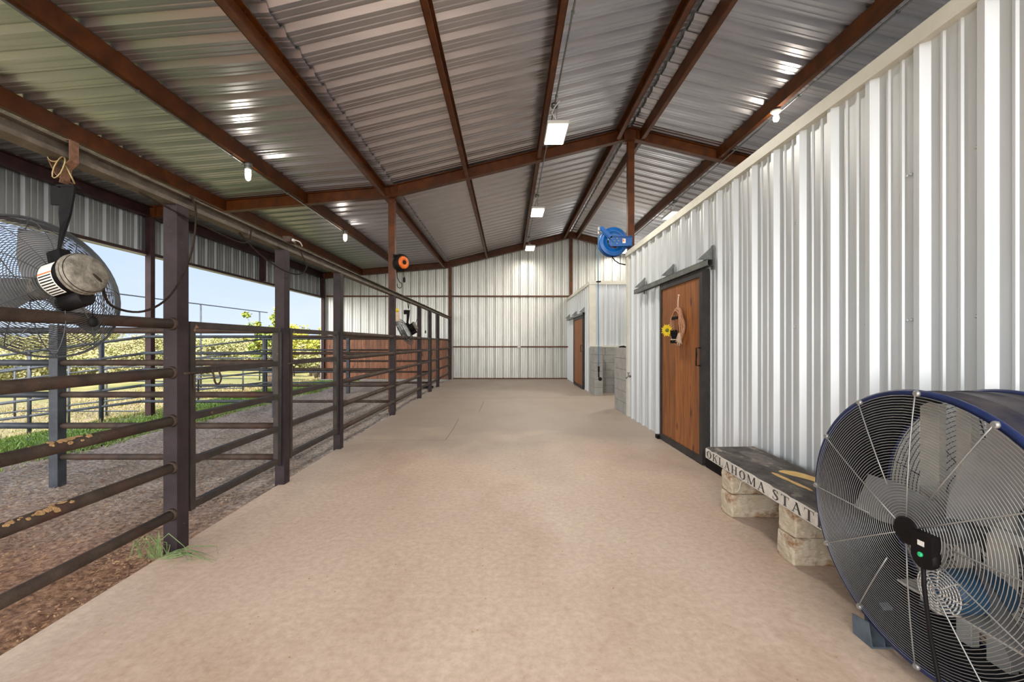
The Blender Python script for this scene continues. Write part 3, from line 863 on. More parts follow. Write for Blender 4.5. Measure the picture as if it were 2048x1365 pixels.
XRL = XF-.032
def collar(mb, x, y, z, s):   # weld ring at a rail end
    mb.lathe([(.031, 0), (.040, .0), (.037, .012), (.031, .02)], (x, y, z), (0, s, 0), 14)
def pipe_panel(y0, y1, lbl, r=.0302, x=XRL, marks=False):
    t = thing('pipe_fence_panel', lbl, 'fence rail', (x, (y0+y1)/2, 0))
    for i, z in enumerate(RZ):
        mb = MB(); mb.tube([(x, y0+(y1-y0)*k/6, z) for k in range(7)], r, 16)
        if y0 > -1: collar(mb, x, y0, z, 1)
        collar(mb, x, y1, z, -1)
        rl = mb.build('rail', M['rail_steel'], t)
        if marks and i in (1, 2):
            mb = MB()
            for (yc, n_) in ((2.02 if i == 2 else 1.92, 26),):
                for q in range(n_):
                    a = R(20+random.gauss(40, 22)); yy = yc+random.gauss(0, .055)
                    c = Vector((x+math.cos(a)*r, yy, z+math.sin(a)*r)); sz = random.uniform(.004, .011)
                    nrm = Vector((math.cos(a), 0, math.sin(a))); tv = Vector((-math.sin(a), 0, math.cos(a)))
                    pl = [c+(Vector((0, 1.5*math.cos(R(g_)), 0))+tv*math.sin(R(g_)))*sz*random.uniform(.7, 1.5) for g_ in range(0, 360, 45)]
                    mb.add([v+nrm*.0008 for v in pl]+[c+nrm*.004], [(i_, (i_+1) % 8, 8) for i_ in range(8)], True)
            o = mb.build('dried_mud', M['mud'], rl); o['label'] = 'tan smears of dried mud'; o['kind'] = 'stuff'
        if marks and i == 2:
            for yc in (1.31, 1.42, 1.585):
                mb = MB(); mb.tube([(x+math.cos(R(a))*(r+.0006), yc+.012*math.sin(R(a*1.6)), z+math.sin(R(a))*(r+.0006)) for a in range(-30, 95, 12)], [.0008+.0014*math.sin(PI*k/10) for k in range(11)], 5)
                o = mb.build('dropping_streak', M['dropping'], rl); o['label'] = 'curved white streak'
    return t
pipe_panel(-.6, PY[0], 'five rusty pipe rails nearest the camera, smeared with mud', marks=True)
pipe_panel(PY[2]+.1, PY[3], 'five pipe rails between the second gate and the reel column')
pipe_panel(PY[3]+.1, PY[4], 'five pipe rails directly below the far hanging fan')
pipe_panel(PY[6]+.1, YB-.28, 'five pipe rails ending at the back wall')

def gate(y0, y1, lbl, hinge='far', hooks=False):
    t = thing('pen_gate', lbl, 'gate', (XRL, (y0+y1)/2, .2))
    s = .045; x0, x1 = XRL-s/2, XRL+s/2
    a, b = y0+.03, y1-.045
    mb = MB(); mb.box(x0, a, RZ[0]-.03, x1, a+s, RZ[4]+s/2, b=.003); mb.build('stile', M['gate_steel'], t)
    mb = MB(); mb.box(x0, b-s, RZ[0]-.03, x1, b, RZ[4]+s/2, b=.003); mb.build('stile', M['gate_steel'], t)
    for z in RZ:
        mb = MB(); mb.box(x0, a+s, z-s/2, x1, b-s, z+s/2, b=.003); mb.build('rail', M['gate_steel'], t)
    mb = MB(); mb.tube([(XRL, b+.022, .18), (XRL, b+.022, 1.40)], .017, 12)
    o = mb.build('hinge_pipe', M['blue_steel'], t); o['label'] = 'round grey hinge pipe'
    mb = MB(); zz = RZ[3]-.01
    mb.tube([(XRL+.03, a+.05, zz), (XRL+.03, y0-.05, zz)], .009, 8); mb.tube([(XRL+.03, a+.02, zz), (XRL+.03, a+.02, zz-.1), (XRL+.035, a+.05, zz-.12), (XRL+.03, a+.06, zz-.05)], .005, 6)
    mb.build('latch', M['rail_steel'], t)
    return t
g1 = gate(PY[0]+.1, PY[1], 'nearest square-tube gate with a horseshoe-like hook on its rail')
g2 = gate(PY[1]+.1, PY[2], 'second square-tube gate from the camera')
g3 = gate(PY[4]+.1, PY[5], 'third gate along the fence, beyond the hanging fan')
g4 = gate(PY[5]+.1, PY[6], 'farthest gate, with the low dark bar beside it')
mb = MB()
hy, hz, hx = 3.03, RZ[3], XRL+.03
mb.tube([(hx-.02, hy-.03, hz+.012), (hx, hy-.033, hz-.02)] + [(hx+.012, hy-.036*math.cos(R(a)), hz-.06-.045*math.sin(R(a))) for a in range(0, 181, 20)] + [(hx, hy+.033, hz-.02), (hx-.02, hy+.03, hz+.012)], .0065, 8)
tag(mb.build('horseshoe_hook', M['rail_steel']), 'rusty U-shaped hook hanging from the nearest gate rail', 'hook')
mb = MB(); mb.box(XF-.5, 12.4, .0, XF-.12, 12.55, .06, b=.01)
tag(mb.build('low_bar', M['black_steel']), 'low dark metal bar on the ground inside the farthest gate', 'bar')

# ------------------------------------------------------------------ cross fences inside and outside the shed
def cross(y, x0, x1, lbl, m, zs=RZ, slope=0, xs=None, r=.029, posts=()):
    t = thing('cross_fence', lbl, 'fence', ((x0+x1)/2, y, 0))
    for z in zs:
        mb = MB(); k = 8
        pts = [(x0+(x1-x0)*i/k, y, z + slope*min(0, (x0+(x1-x0)*i/k)-(xs if xs else 0))) for i in range(k+1)]
        mb.tube(pts, r, 12); mb.build('rail', m, t)
    for (px, w) in posts:
        zg = gz(px, y)-.08; zt = RZ[-1]+.04+slope*min(0, px-(xs or 0))
        mb = MB(); mb.tube([(px, y, zg), (px, y, zt)], w, 12) ; mb.build('post', m, t)
    return t
mid_x = -4.22
def pen_post(x, y, lbl, m=M['blue_steel'], s=.085, h=1.47):
    mb = MB(); mb.box(x-s/2, y-s/2, -.15, x+s/2, y+s/2, h, b=.004)
    tag(mb.build('pen_post', m, origin=(x, y, -.05)), lbl, 'post')
pen_post(mid_x, 4.03, 'stall divider post standing behind the near hanging fan')
pen_post(-4.26, 7.88, 'stall divider post in the middle of the second cross fence')
pen_post(-4.32, 11.62, 'stall divider post in front of the wooden back wall')
cross(4.03, mid_x+.045, XF-.088, 'cross fence of pipe rails joining the second fence post', M['rail_steel'])
cross(4.03, -6.9, mid_x-.045, 'cross fence of pipe rails left of the near divider post', M['blue_steel'], zs=RZ[1:])
cross(7.88, -4.22, XF-.088, 'second cross fence of pipe rails, right of its divider post', M['rail_steel'], r=.026)
cross(7.88, XE, -4.3, 'second cross fence of pipe rails, left of its divider post', M['blue_steel'], r=.026)
cross(11.62, -4.28, XF-.088, 'third cross fence of pipe rails in front of the wooden back wall', M['rail_steel'], r=.026)
cross(11.62, XE+.05, -4.36, 'third cross fence of pipe rails, left half', M['blue_steel'], r=.024)
cross(7.95, -15, XE-.06, 'outdoor pipe fence running downhill from the middle column', M['blue_steel'], slope=.13, xs=XE, r=.024, posts=((-7.52, .035), (-8.85, .03), (-10.6, .03), (-12.6, .03)))
cross(11.75, -17, XE+.08, 'outdoor pipe fence running downhill behind the first one', M['blue_steel'], slope=.12, xs=XE, r=.022, posts=((XE+.05, .045), (-9.2, .03), (-12, .03)))
mb = MB(); mb.box(XE-.0, 11.72, -.1, XE+.1, 11.80, 1.5, b=.004)
tag(mb.build('pen_post', M['blue_steel']), 'pale square end post of the farther outdoor fence', 'post')
def low_panel(x0, x1, y, z0, zs, lbl):
    t = thing('corral_panel', lbl, 'fence', ((x0+x1)/2, y, gz((x0+x1)/2, y)))
    for z in zs:
        mb = MB(); mb.tube([(x0, y, z), (x1, y, z)], .022, 8); mb.build('rail', M['blue_steel'], t)
    n = max(2, int((x1-x0)/2.4)+1)
    for i in range(n):
        x = x0+(x1-x0)*i/(n-1)
        mb = MB(); mb.tube([(x, y, gz(x, y)-.1), (x, y, zs[-1]+.02)], .028, 8); mb.build('post', M['blue_steel'], t)
low_panel(-15.6, -9.8, 13.6, 0, (-.85, -.3, .1, .55), 'low grey corral panel out in the pasture beyond the near outdoor fence')
low_panel(-13.4, -10.6, 17.2, 0, (-.9, -.5, -.1, .3, .68), 'short grey corral panel farthest out in the pasture')
low_panel(-12.1, -8.4, 16.0, 0, (-.75, -.3, .1, .42, .75), 'grey corral panel in front of the leafy tree')

# tall overhead pipe frame outside, parallel with the shed
PM = M['blue_steel']
t = thing('pipe_goalpost_line', 'tall thin overhead pipe on slender poles out in the pasture', 'pole line', (-16, 20, -1))
ys_ = [11.6, 17.0, 22.4, 27.7]
for y in ys_:
    mb = MB(); mb.tube([(-16, y, gz(-16, y)-.2), (-16, y, 3.33)], .04, 8); mb.build('pole', PM, t)
mb = MB(); mb.tube([(-16, 9, 3.34), (-16, 20, 3.33), (-16, 28.6, 3.34)], .028, 8); mb.build('top_pipe', PM, t)

# ------------------------------------------------------------------ vegetation
def leaves(mb, n, blobs, size):
    for i in range(n):
        c, rx, ry, rz = random.choice(blobs)
        while True:
            d = Vector([random.uniform(-1, 1) for _ in range(3)])
            if .25 < d.length < 1: break
        d = d*(.55+.45*random.random())
        p = Vector(c)+Vector((d.x*rx, d.y*ry, d.z*rz))
        a = Vector([random.gauss(0, 1) for _ in range(3)]).normalized(); b = a.orthogonal().normalized()
        L = size*random.uniform(.6, 1.3)
        mb.add([p-a*L, p+b*L*.55, p+a*L, p-b*L*.55], [(0, 1, 2, 3)])
def tree(name, lbl, cat, x, y, h, spread, mtl, n, size, nb, lean=0, bare=.3, group=None, seed=1):
    random.seed(seed)
    z0 = gz(x, y)
    t = thing(name, lbl, cat, (x, y, z0), group)
    mb = MB(); tips = []
    for k in range(nb):
        a = random.random()*2*PI; rr = spread*random.uniform(.3, 1); hh = h*random.uniform(.55, .97)
        tip = Vector((x+math.cos(a)*rr+lean*hh, y+math.sin(a)*rr, z0+hh))
        mid = Vector((x+math.cos(a)*rr*.35+lean*hh*.3, y+math.sin(a)*rr*.35, z0+hh*.5))
        mb.tube([(x, y, z0-.1), (x+(mid.x-x)*.3, y+(mid.y-y)*.3, z0+hh*.2), mid, tip], [.02*h*.5+.02, .02*h*.4+.012, .018, .006], 5)
        tips.append((tip-(tip-mid)*.1, mid))
    mb.build('branches', M['bark'], t)
    blobs = []
    for tip, mid in tips:
        for f in (0, .35, .7):
            c = tip+(mid-tip)*f; q = spread*random.uniform(.16, .34)
            blobs.append((c, q, q, q*.8))
    mb = MB(); leaves(mb, n, blobs, size)
    mb.build('foliage', mtl, t, recalc=False)
    return t
tree('leafy_tree', 'young leafy tree beyond the pens with bright green sparse crown', 'tree', -11.9, 21.5, 4.2, 1.15, M['leaf_green'], 2600, .085, 12, lean=-.05, seed=5)
tree('leafy_bush', 'yellow-green bushy tree showing left of the back corner column', 'tree', -11.6, 26.5, 3.5, 2.4, M['leaf_yellow'], 6500, .085, 16, seed=8)
tree('leafy_bush', 'rounded yellow bush partly hidden by the third fence post', 'tree', -14.2, 31, 3.3, 2.0, M['leaf_yellow'], 5000, .09, 14, seed=18)
tree('scrub_bush', 'low tangled thicket under the yellow bushy tree', 'bush', -9.6, 21.5, 1.8, 1.3, M['leaf_olive'], 1200, .06, 20, seed=19)
random.seed(31)
spots = []
for i in range(54):
    ang = R(-62+(i % 27)*1.7+random.uniform(-.8, .8))
    d = random.uniform(36, 50) if i < 27 else random.uniform(55, 76)
    spots.append((d*math.sin(ang)*1.0, d*math.cos(ang)*1.0))
protos = []
for k in range(4):
    protos.append(tree('scrub_bush', 'distant olive scrub bush on the hillside beyond the pasture', 'bush', -40-k*5, 60, random.uniform(2.0, 2.8), 2.6, M['leaf_olive'], 3600, .105, 10, group='scrub on the hillside beyond the pasture', seed=40+k))
random.seed(77)
for i, (x, y) in enumerate(spots):
    o = protos[i] if i < 4 else copy_tree(protos[i % 4])
    o.location = (x, y, gz(x, y)-.3); o.rotation_euler.z = 0; s = random.uniform(.8, 1.25)
    o.scale = (s, s, s*random.uniform(.8, 1.05))

# grass
def grass(name, n, fn, mtl, h, lbl):
    mb = MB()
    for i in range(n):
        x, y = fn(); z = gz(x, y)-.01; hh = h*random.uniform(.4, 1.2); a = random.random()*2*PI
        w = .004+.0011*y; dx, dy = math.cos(a)*w, math.sin(a)*w; lx, ly = random.gauss(0, hh*.45), random.gauss(0, hh*.45)
        mb.add([(x-dx, y-dy, z), (x+dx, y+dy, z), (x+lx, y+ly, z+hh)], [(0, 1, 2)])
    o = mb.build(name, mtl, origin=(-7, 6, -.1), recalc=False); tag(o, lbl, 'grass', kind='stuff')
random.seed(3)
def gfn():
    while True:
        y = 1.5+14*random.random()**1.0; x = -5.4-random.random()**1.6*5.5
        v = math.sin(x*1.9+y*.7)+math.sin(y*1.3-x*.8)*.8
        if x > -6.7 and random.random() < .9: return x+random.gauss(0, .08), y
        if v > -.1 or random.random() < .15: return x, y
grass('grass', 60000, gfn, M['grass_blade'], .055, 'bright green grass growing along the open side of the shed')
def sfn():
    y = 1.5+24*random.random(); x = -6.9-random.random()*14; return x, y
grass('dry_grass', 26000, sfn, M['straw_blade'], .09, 'pale dry grass covering the pasture outside')

# weeds at the first post
random.seed(9)
mb = MB()
wp = Vector((XF-.05, PY[0]-.02, -.01))
def blade(p, pts, w):
    P = [p+Vector(q) for q in pts]; n = len(P); vs = []
    for i, q in enumerate(P):
        t_ = (P[min(i+1, n-1)]-P[max(i-1, 0)]).normalized(); sd = t_.cross(Vector((.3, -1, .2))).normalized()
        ww = w*(1-(i/(n-1))**2)+.0004; vs += [q-sd*ww, q+sd*ww]
    mb.add(vs, [(2*i, 2*i+1, 2*i+3, 2*i+2) for i in range(n-1)])
for k in range(9):
    sx = random.uniform(-.16, .02); a = random.uniform(-.12, .25); h = random.uniform(.10, .2)
    blade(wp+Vector((sx, -.03, 0)), [(0, 0, 0), (a*.2, -.01, h*.6), (a*.55, -.02, h), (a*1.0, -.03, h*.55), (a*1.25, -.04, h*.02)], .0035)
for k in range(12):
    ln = random.uniform(.10, .32); yy = random.uniform(-.07, .03)
    blade(wp+Vector((random.uniform(0, .1), yy, .012)), [(0, 0, 0), (ln*.4, random.uniform(-.03, .02), .03), (ln*.8, random.uniform(-.05, .04), .018), (ln, random.uniform(-.08, .04), 0)], .003)
for k in range(16):
    blade(wp+Vector((random.uniform(-.14, .05), random.uniform(-.05, .0), 0)), [(0, 0, 0), (random.uniform(-.04, .03), -.01, random.uniform(.04, .1)), (random.uniform(-.08, .06), -.02, random.uniform(.06, .14))], .002)
o = mb.build('grass_weed', M['weed'], origin=tuple(wp), recalc=False); tag(o, 'green grass weed sprouting at the foot of the nearest post', 'weed')

# ------------------------------------------------------------------ lights
def flood(x, y, z, L, lbl, px, pz):
    t = thing('flood_light', lbl, 'light', (x, y, z))
    W = .31
    mb = MB(); mb.box(x-W/2, y-L/2, z, x+W/2, y+L/2, z+.045, b=.006)
    mb.box(x-.05, y-.13, z+.045, x+.05, y+.13, z+.10, b=.005)
    for i in range(-3, 4): mb.box(x-.12, y+i*.08-.004, z+.045, x+.12, y+i*.08+.004, z+.06)
    mb.build('housing', M['white_metal'], t)
    mb = MB(); mb.box(x-W/2+.02, y-L/2+.02, z-.006, x+W/2-.02, y+L/2-.02, z+.001); mb.build('diffuser', M['lamp'], t)
    mb = MB()
    for s in (-1, 1): mb.tube([(x, y+s*.12, z+.1), (x, y+s*.12, pz)], .004, 5)
    mb.build('chain', M['wire'], t)
    mb = MB(); mb.tube([(x-.02, y-L*.42, z+.05), (x-.09, y-L*.5, z+.14), (x-.05, y-L*.45, (z+pz)/2+.08), (x+.02, y-L*.48, pz)], .008, 6); mb.build('power_cord', M['white_metal'], t)
    ld = bpy.data.lights.new('flood_lamp', 'AREA'); ld.shape = 'RECTANGLE'; ld.size = W-.05; ld.size_y = L-.05
    ld.energy = FLOOD_W; ld.color = (1, .93, .82)
    lo = bpy.data.objects.new('flood_lamp', ld); C.objects.link(lo); lo.parent = t; lo.location = (0, 0, -.012)
    if y > 12: ld.energy = FLOOD_W*.55
    return t
for (x, y, L, w) in ((.71, 6.38, .66, 'flood light nearest the camera in the alley row'), (.70, 10.2, .66, 'middle flood light of the alley row'), (.72, 14.05, .66, 'flood light nearest the back wall in the alley row')):
    flood(x, y, 4.40, L, w, x, roof(.6)-.2)
flood(4.08, 10.65, 4.46, .66, 'flood light above the white tack room roof', 3.9, roof(3.94)-.2)
flood(4.04, 14.75, 4.46, .66, 'flood light peeking out below the blue hose reel', 3.9, roof(3.94)-.2)
# conduits
def conduit(x, z, y0, y1, lbl, boxes=()):
    t = thing('electrical_conduit', lbl, 'conduit', (x, (y0+y1)/2, z))
    mb = MB(); mb.tube([(x, y0, z), (x, (y0+y1)/2, z), (x, y1, z)], .011, 8); mb.build('pipe', M['galv'], t)
    mb = MB()
    k = 0
    y = y0+.6
    while y < y1:
        mb = MB(); mb.box(x-.018, y, z-.014, x+.018, y+.02, z+.014); mb.build('clip', M['galv'], t); y += 1.5
    for y in boxes:
        mb = MB(); mb.lathe([(.05, -.022), (.052, 0), (.05, .022)], (x, y, z), (0, 0, 1), 12); mb.build('junction_box', M['galv'], t)
conduit(.665, roof(.6)-.222, Y0, 14.0, 'galvanised conduit along the purlin over the alley', (6.15, 9.9, 13.75))
conduit(4.00, roof(3.94)-.225, Y0, 14.8, 'thin galvanised conduit along the purlin over the tack room', (10.3,))
conduit(-3.80, roof(-3.75)-.222, Y0, 14.0, 'thin conduit along the purlin with the caged jar lamps', ())

def jar(x, y, z, lbl):
    t = thing('jar_lamp', lbl, 'light', (x, y, z))
    mb = MB(); mb.lathe([(.055, 0), (.055, -.03), (.045, -.035), (.05, -.05), (.05, -.085), (.042, -.09)], (x, y, z), n=16); mb.tube([(x-.09, y, z-.012), (x-.05, y, z-.012)], .012, 6)
    mb.build('mount', M['galv'], t)
    mb = MB(); mb.lathe([(.036, -.09), (.038, -.16), (.032, -.215), (.012, -.24)], (x, y, z), n=16); mb.build('bulb', M['bulb'], t)
    mb = MB()
    for k in range(6):
        a = k*PI/3; mb.tube([(x+math.cos(a)*q, y+math.sin(a)*q, z-h) for q, h in ((.048, .085), (.05, .16), (.042, .22), (.012, .25))], .003, 4)
    mb.tube([(x+.049*math.cos(R(a)), y+.049*math.sin(R(a)), z-.15) for a in range(0, 360, 30)], .003, 4, closed=True)
    mb.build('cage', M['galv'], t)
    ld = bpy.data.lights.new('jar_light', 'POINT'); ld.energy = JAR_W; ld.shadow_soft_size = .05; ld.color = (1, .93, .82)
    lo = bpy.data.objects.new('jar_light', ld); C.objects.link(lo); lo.parent = t; lo.location = (.0, -.0, -.33)
jar(-3.76, 6.22, roof(-3.75)-.205, 'caged jar lamp on the stall purlin, nearer one')
jar(-3.76, 9.93, roof(-3.75)-.205, 'caged jar lamp on the stall purlin, farther one')
t = thing('bare_bulb', 'bare lit bulb in a round white holder above the tack room wall', 'light', (3.94, 6.32, roof(3.94)-.21))
x, y, z = 3.94, 6.32, roof(3.94)-.21
mb = MB(); mb.lathe([(.075, 0), (.078, -.015), (.05, -.035), (.03, -.06)], (x, y, z), n=20); mb.build('holder', M['white_metal'], t)
mb = MB(); mb.lathe([(.016, -.06), (.038, -.09), (.042, -.12), (.03, -.15), (.008, -.162)], (x, y, z), n=16); mb.build('bulb', M['bulb'], t)
ld = bpy.data.lights.new('bulb_light', 'POINT'); ld.energy = JAR_W*2; ld.shadow_soft_size = .05; ld.color = (1, .9, .75)
lo = bpy.data.objects.new('bulb_light', ld); C.objects.link(lo); lo.parent = t; lo.location = (0, 0, -.24)

# ------------------------------------------------------------------ orange cord reel
rx_, ry_, rz_ = -1.99, 8.02, 2.80
t = thing('cord_reel', 'black and orange retractable cord reel on the fence line column', 'reel', (rx_, ry_, rz_))
ax = Vector((.80, -.60, 0)).normalized()
mb = MB(); mb.lathe([(.10, -.09), (.155, -.07), (.165, 0), (.155, .05), (.11, .065)], (rx_, ry_, rz_), ax, 28); mb.build('housing', M['black_plastic'], t)
mb = MB(); mb.lathe([(.118, .058), (.118, .072), (.10, .085), (.03, .09), (.03, .075)], (rx_, ry_, rz_), ax, 28); o = mb.build('face_plate', M['orange'], t); o['label'] = 'orange round side cover'
mb = MB(); mb.lathe([(.04, .088), (.04, .096), (.012, .096), (.012, .09)], (rx_, ry_, rz_), ax, 16); mb.build('hub', M['black_plastic'], t)
mb = MB(); mb.box(rx_-.14, ry_-.05, rz_-.10, rx_-.09, ry_+.10, rz_+.15, b=.006); mb.box(rx_-.15, ry_-.02, rz_+.13, rx_, ry_+.03, rz_+.15); mb.build('bracket', M['black_steel'], t)
mb = MB(); mb.tube([(rx_+.06, ry_-.03, rz_-.15), (rx_+.055, ry_-.03, rz_-.22), (rx_+.06, ry_-.03, rz_-.28)], .006, 6); mb.lathe([(.012, 0), (.022, -.03), (.024, -.08), (.012, -.1)], (rx_+.06, ry_-.03, rz_-.27), n=10); mb.build('plug_cord', M['black_plastic'], t)
mb = MB(); lx = rx_-.08
mb.tube([(lx, ry_-.03, rz_-.13), (lx+.01, ry_-.03, rz_-.27), (lx+.05, ry_-.03, rz_-.36)]+[(lx+.055+.045*math.cos(R(a)), ry_-.03, rz_-.42+.055*math.sin(R(a))) for a in range(60, -220, -30)], .007, 6)
mb.build('supply_loop', M['black_plastic'], t)

# ------------------------------------------------------------------ blue hose reel
bx, by, bz = 1.93, 7.92, 3.16
t = thing('hose_reel', 'bright blue hose reel mounted on the ridge column', 'reel', (bx, by, bz))
ay = Vector((0.05, -1, 0)).normalized()
mb = MB()
mb.lathe([(.12, .055), (.175, .055), (.19, .075), (.215, .075), (.235, .055), (.262, .07), (.265, .06), (.235, .045), (.12, .045)], (bx, by, bz), ay, 40, caps=False)
mb.lathe([(.12, -.075), (.175, -.075), (.19, -.09), (.215, -.09), (.235, -.075), (.262, -.08), (.265, -.07), (.235, -.06), (.12, -.065)], (bx, by, bz), ay, 40, caps=False)
mb.lathe([(.12, -.07), (.12, .05)], (bx, by, bz), ay, 40, caps=False)
for a in range(0, 360, 60):
    mb.obox(Vector((bx+.06*math.cos(R(a+20)), by-.052, bz+.06*math.sin(R(a+20)))), Vector((.07*math.cos(R(a+20)), 0, .07*math.sin(R(a+20)))), Vector((0, .004, 0)), Vector((-.012*math.sin(R(a+20)), 0, .012*math.cos(R(a+20)))))
mb.build('drum', M['blue_reel'], t)
mb = MB()
for k in range(9):
    rr = .132+.011*(k//3); yy = (k % 3-1)*.035
    mb.tube([(bx+rr*math.cos(R(a)), by+yy, bz+rr*math.sin(R(a))) for a in range(0, 360, 12)], .010, 6, closed=True)
mb.build('coiled_hose', M['blue_hose'], t)
mb = MB(); yf = by-.10
def plate(poly, th=.012): mb.prism(poly, (bx, yf, bz), (1,0,0), (0,0,1), (0, -th, 0))
plate([(-.10+.0, -.05), (-.07, -.095), (.04, -.10), (.32, -.09), (.33, .085), (.0, .09), (-.05, .09), (-.10, .04)])
plate([(-.10, .03), (-.26, .205), (-.262, .25), (-.235, .268), (-.20, .26), (-.03, .088), (-.06, .03)])
for z_ in (-.09, .08): mb.box(bx-.03, yf-.03, bz+z_-.006, bx+.33, yf, bz+z_+.006)
mb.obox(Vector((bx-.135, yf-.02, bz+.10)), Vector((.115, 0, -.115)), Vector((0, .012, 0)), Vector((.004, 0, .004)))
mb.box(bx+.24, yf-.03, bz-.09, bx+.33, by+.12, bz-.08); mb.box(bx+.24, yf, bz+.075, bx+.33, by+.12, bz+.085)
mb.build('arm_bracket', M['blue_reel'], t)
mb = MB()
for (dx, dz_) in ((0, 0), (.05, .045), (-.05, .045), (.05, -.05), (-.05, -.05), (.08, 0)):
    mb.lathe([(.011, 0), (.011, .006), (.005, .009)], (bx+dx, yf-.012, bz+dz_), (0, -1, 0), 8)
mb.build('bolts', M['wire'], t)
mb = MB(); mb.box(bx+.15, yf-.0145, bz-.04, bx+.205, yf-.0125, bz+.04); o = mb.build('rating_label', M['label'], t); o['label'] = 'small pale sticker'
mb = MB(); mb.box(bx+.152, yf-.0155, bz-.012, bx+.18, yf-.0148, bz+.03); mb.build('sticker_print', M['orange'], o)
mb = MB()
hx_ = bx-.275
mb.box(hx_-.02, yf-.01, bz+.18, hx_+.03, yf+.02, bz+.26, b=.005); mb.lathe([(.022, 0), (.022, -.06), (.012, -.09)], (hx_-.005, yf, bz+.19), n=10)
mb.build('hose_guide', M['wire'], t)
hz0 = .84
mb = MB(); mb.tube([(hx_+.02, yf-.005, bz+.2), (hx_-.012, yf-.005, bz+.1)]+[(hx_-.02+.012*k/8, yf-.005, bz+.1+(hz0-bz-.1)*k/8) for k in range(1, 9)], .0085, 8)
o = mb.build('hanging_hose', M['blue_hose'], t); o['label'] = 'blue hose hanging straight down'
mb = MB(); mb.tube([(hx_-.006, yf-.005, hz0+.04), (hx_-.006, yf-.005, hz0-.06)], .016, 10)
for k in range(5): mb.lathe([(.02, 0), (.02, .01)], (hx_-.006, yf-.005, hz0+.03-k*.02), n=10)
mb.lathe([(.012, 0), (.014, -.10)], (hx_-.006, yf-.005, hz0-.06), n=10)
mb.lathe([(.018, -.03), (.034, -.015), (.036, .01), (.02, .035)], (hx_+.018, yf-.005, hz0-.19), (.4, -1, 0), 12)
mb.build('nozzle', M['black_plastic'], t)
mb = MB(); mb.lathe([(.02, -.012), (.045, -.008), (.045, .008), (.02, .012)], (hx_-.008, yf-.005, 2.42), (0, 0, 1), 12); mb.build('hose_stop', M['black_plastic'], t)
mb = MB(); mb.tube([(bx-.02, by, bz-.25), (bx+.03, by, bz-.33), (bx+.12, by+.02, bz-.385), (bx+.24, by+.02, bz-.41)], .012, 8); mb.build('feed_hose', M['black_plastic'], t)

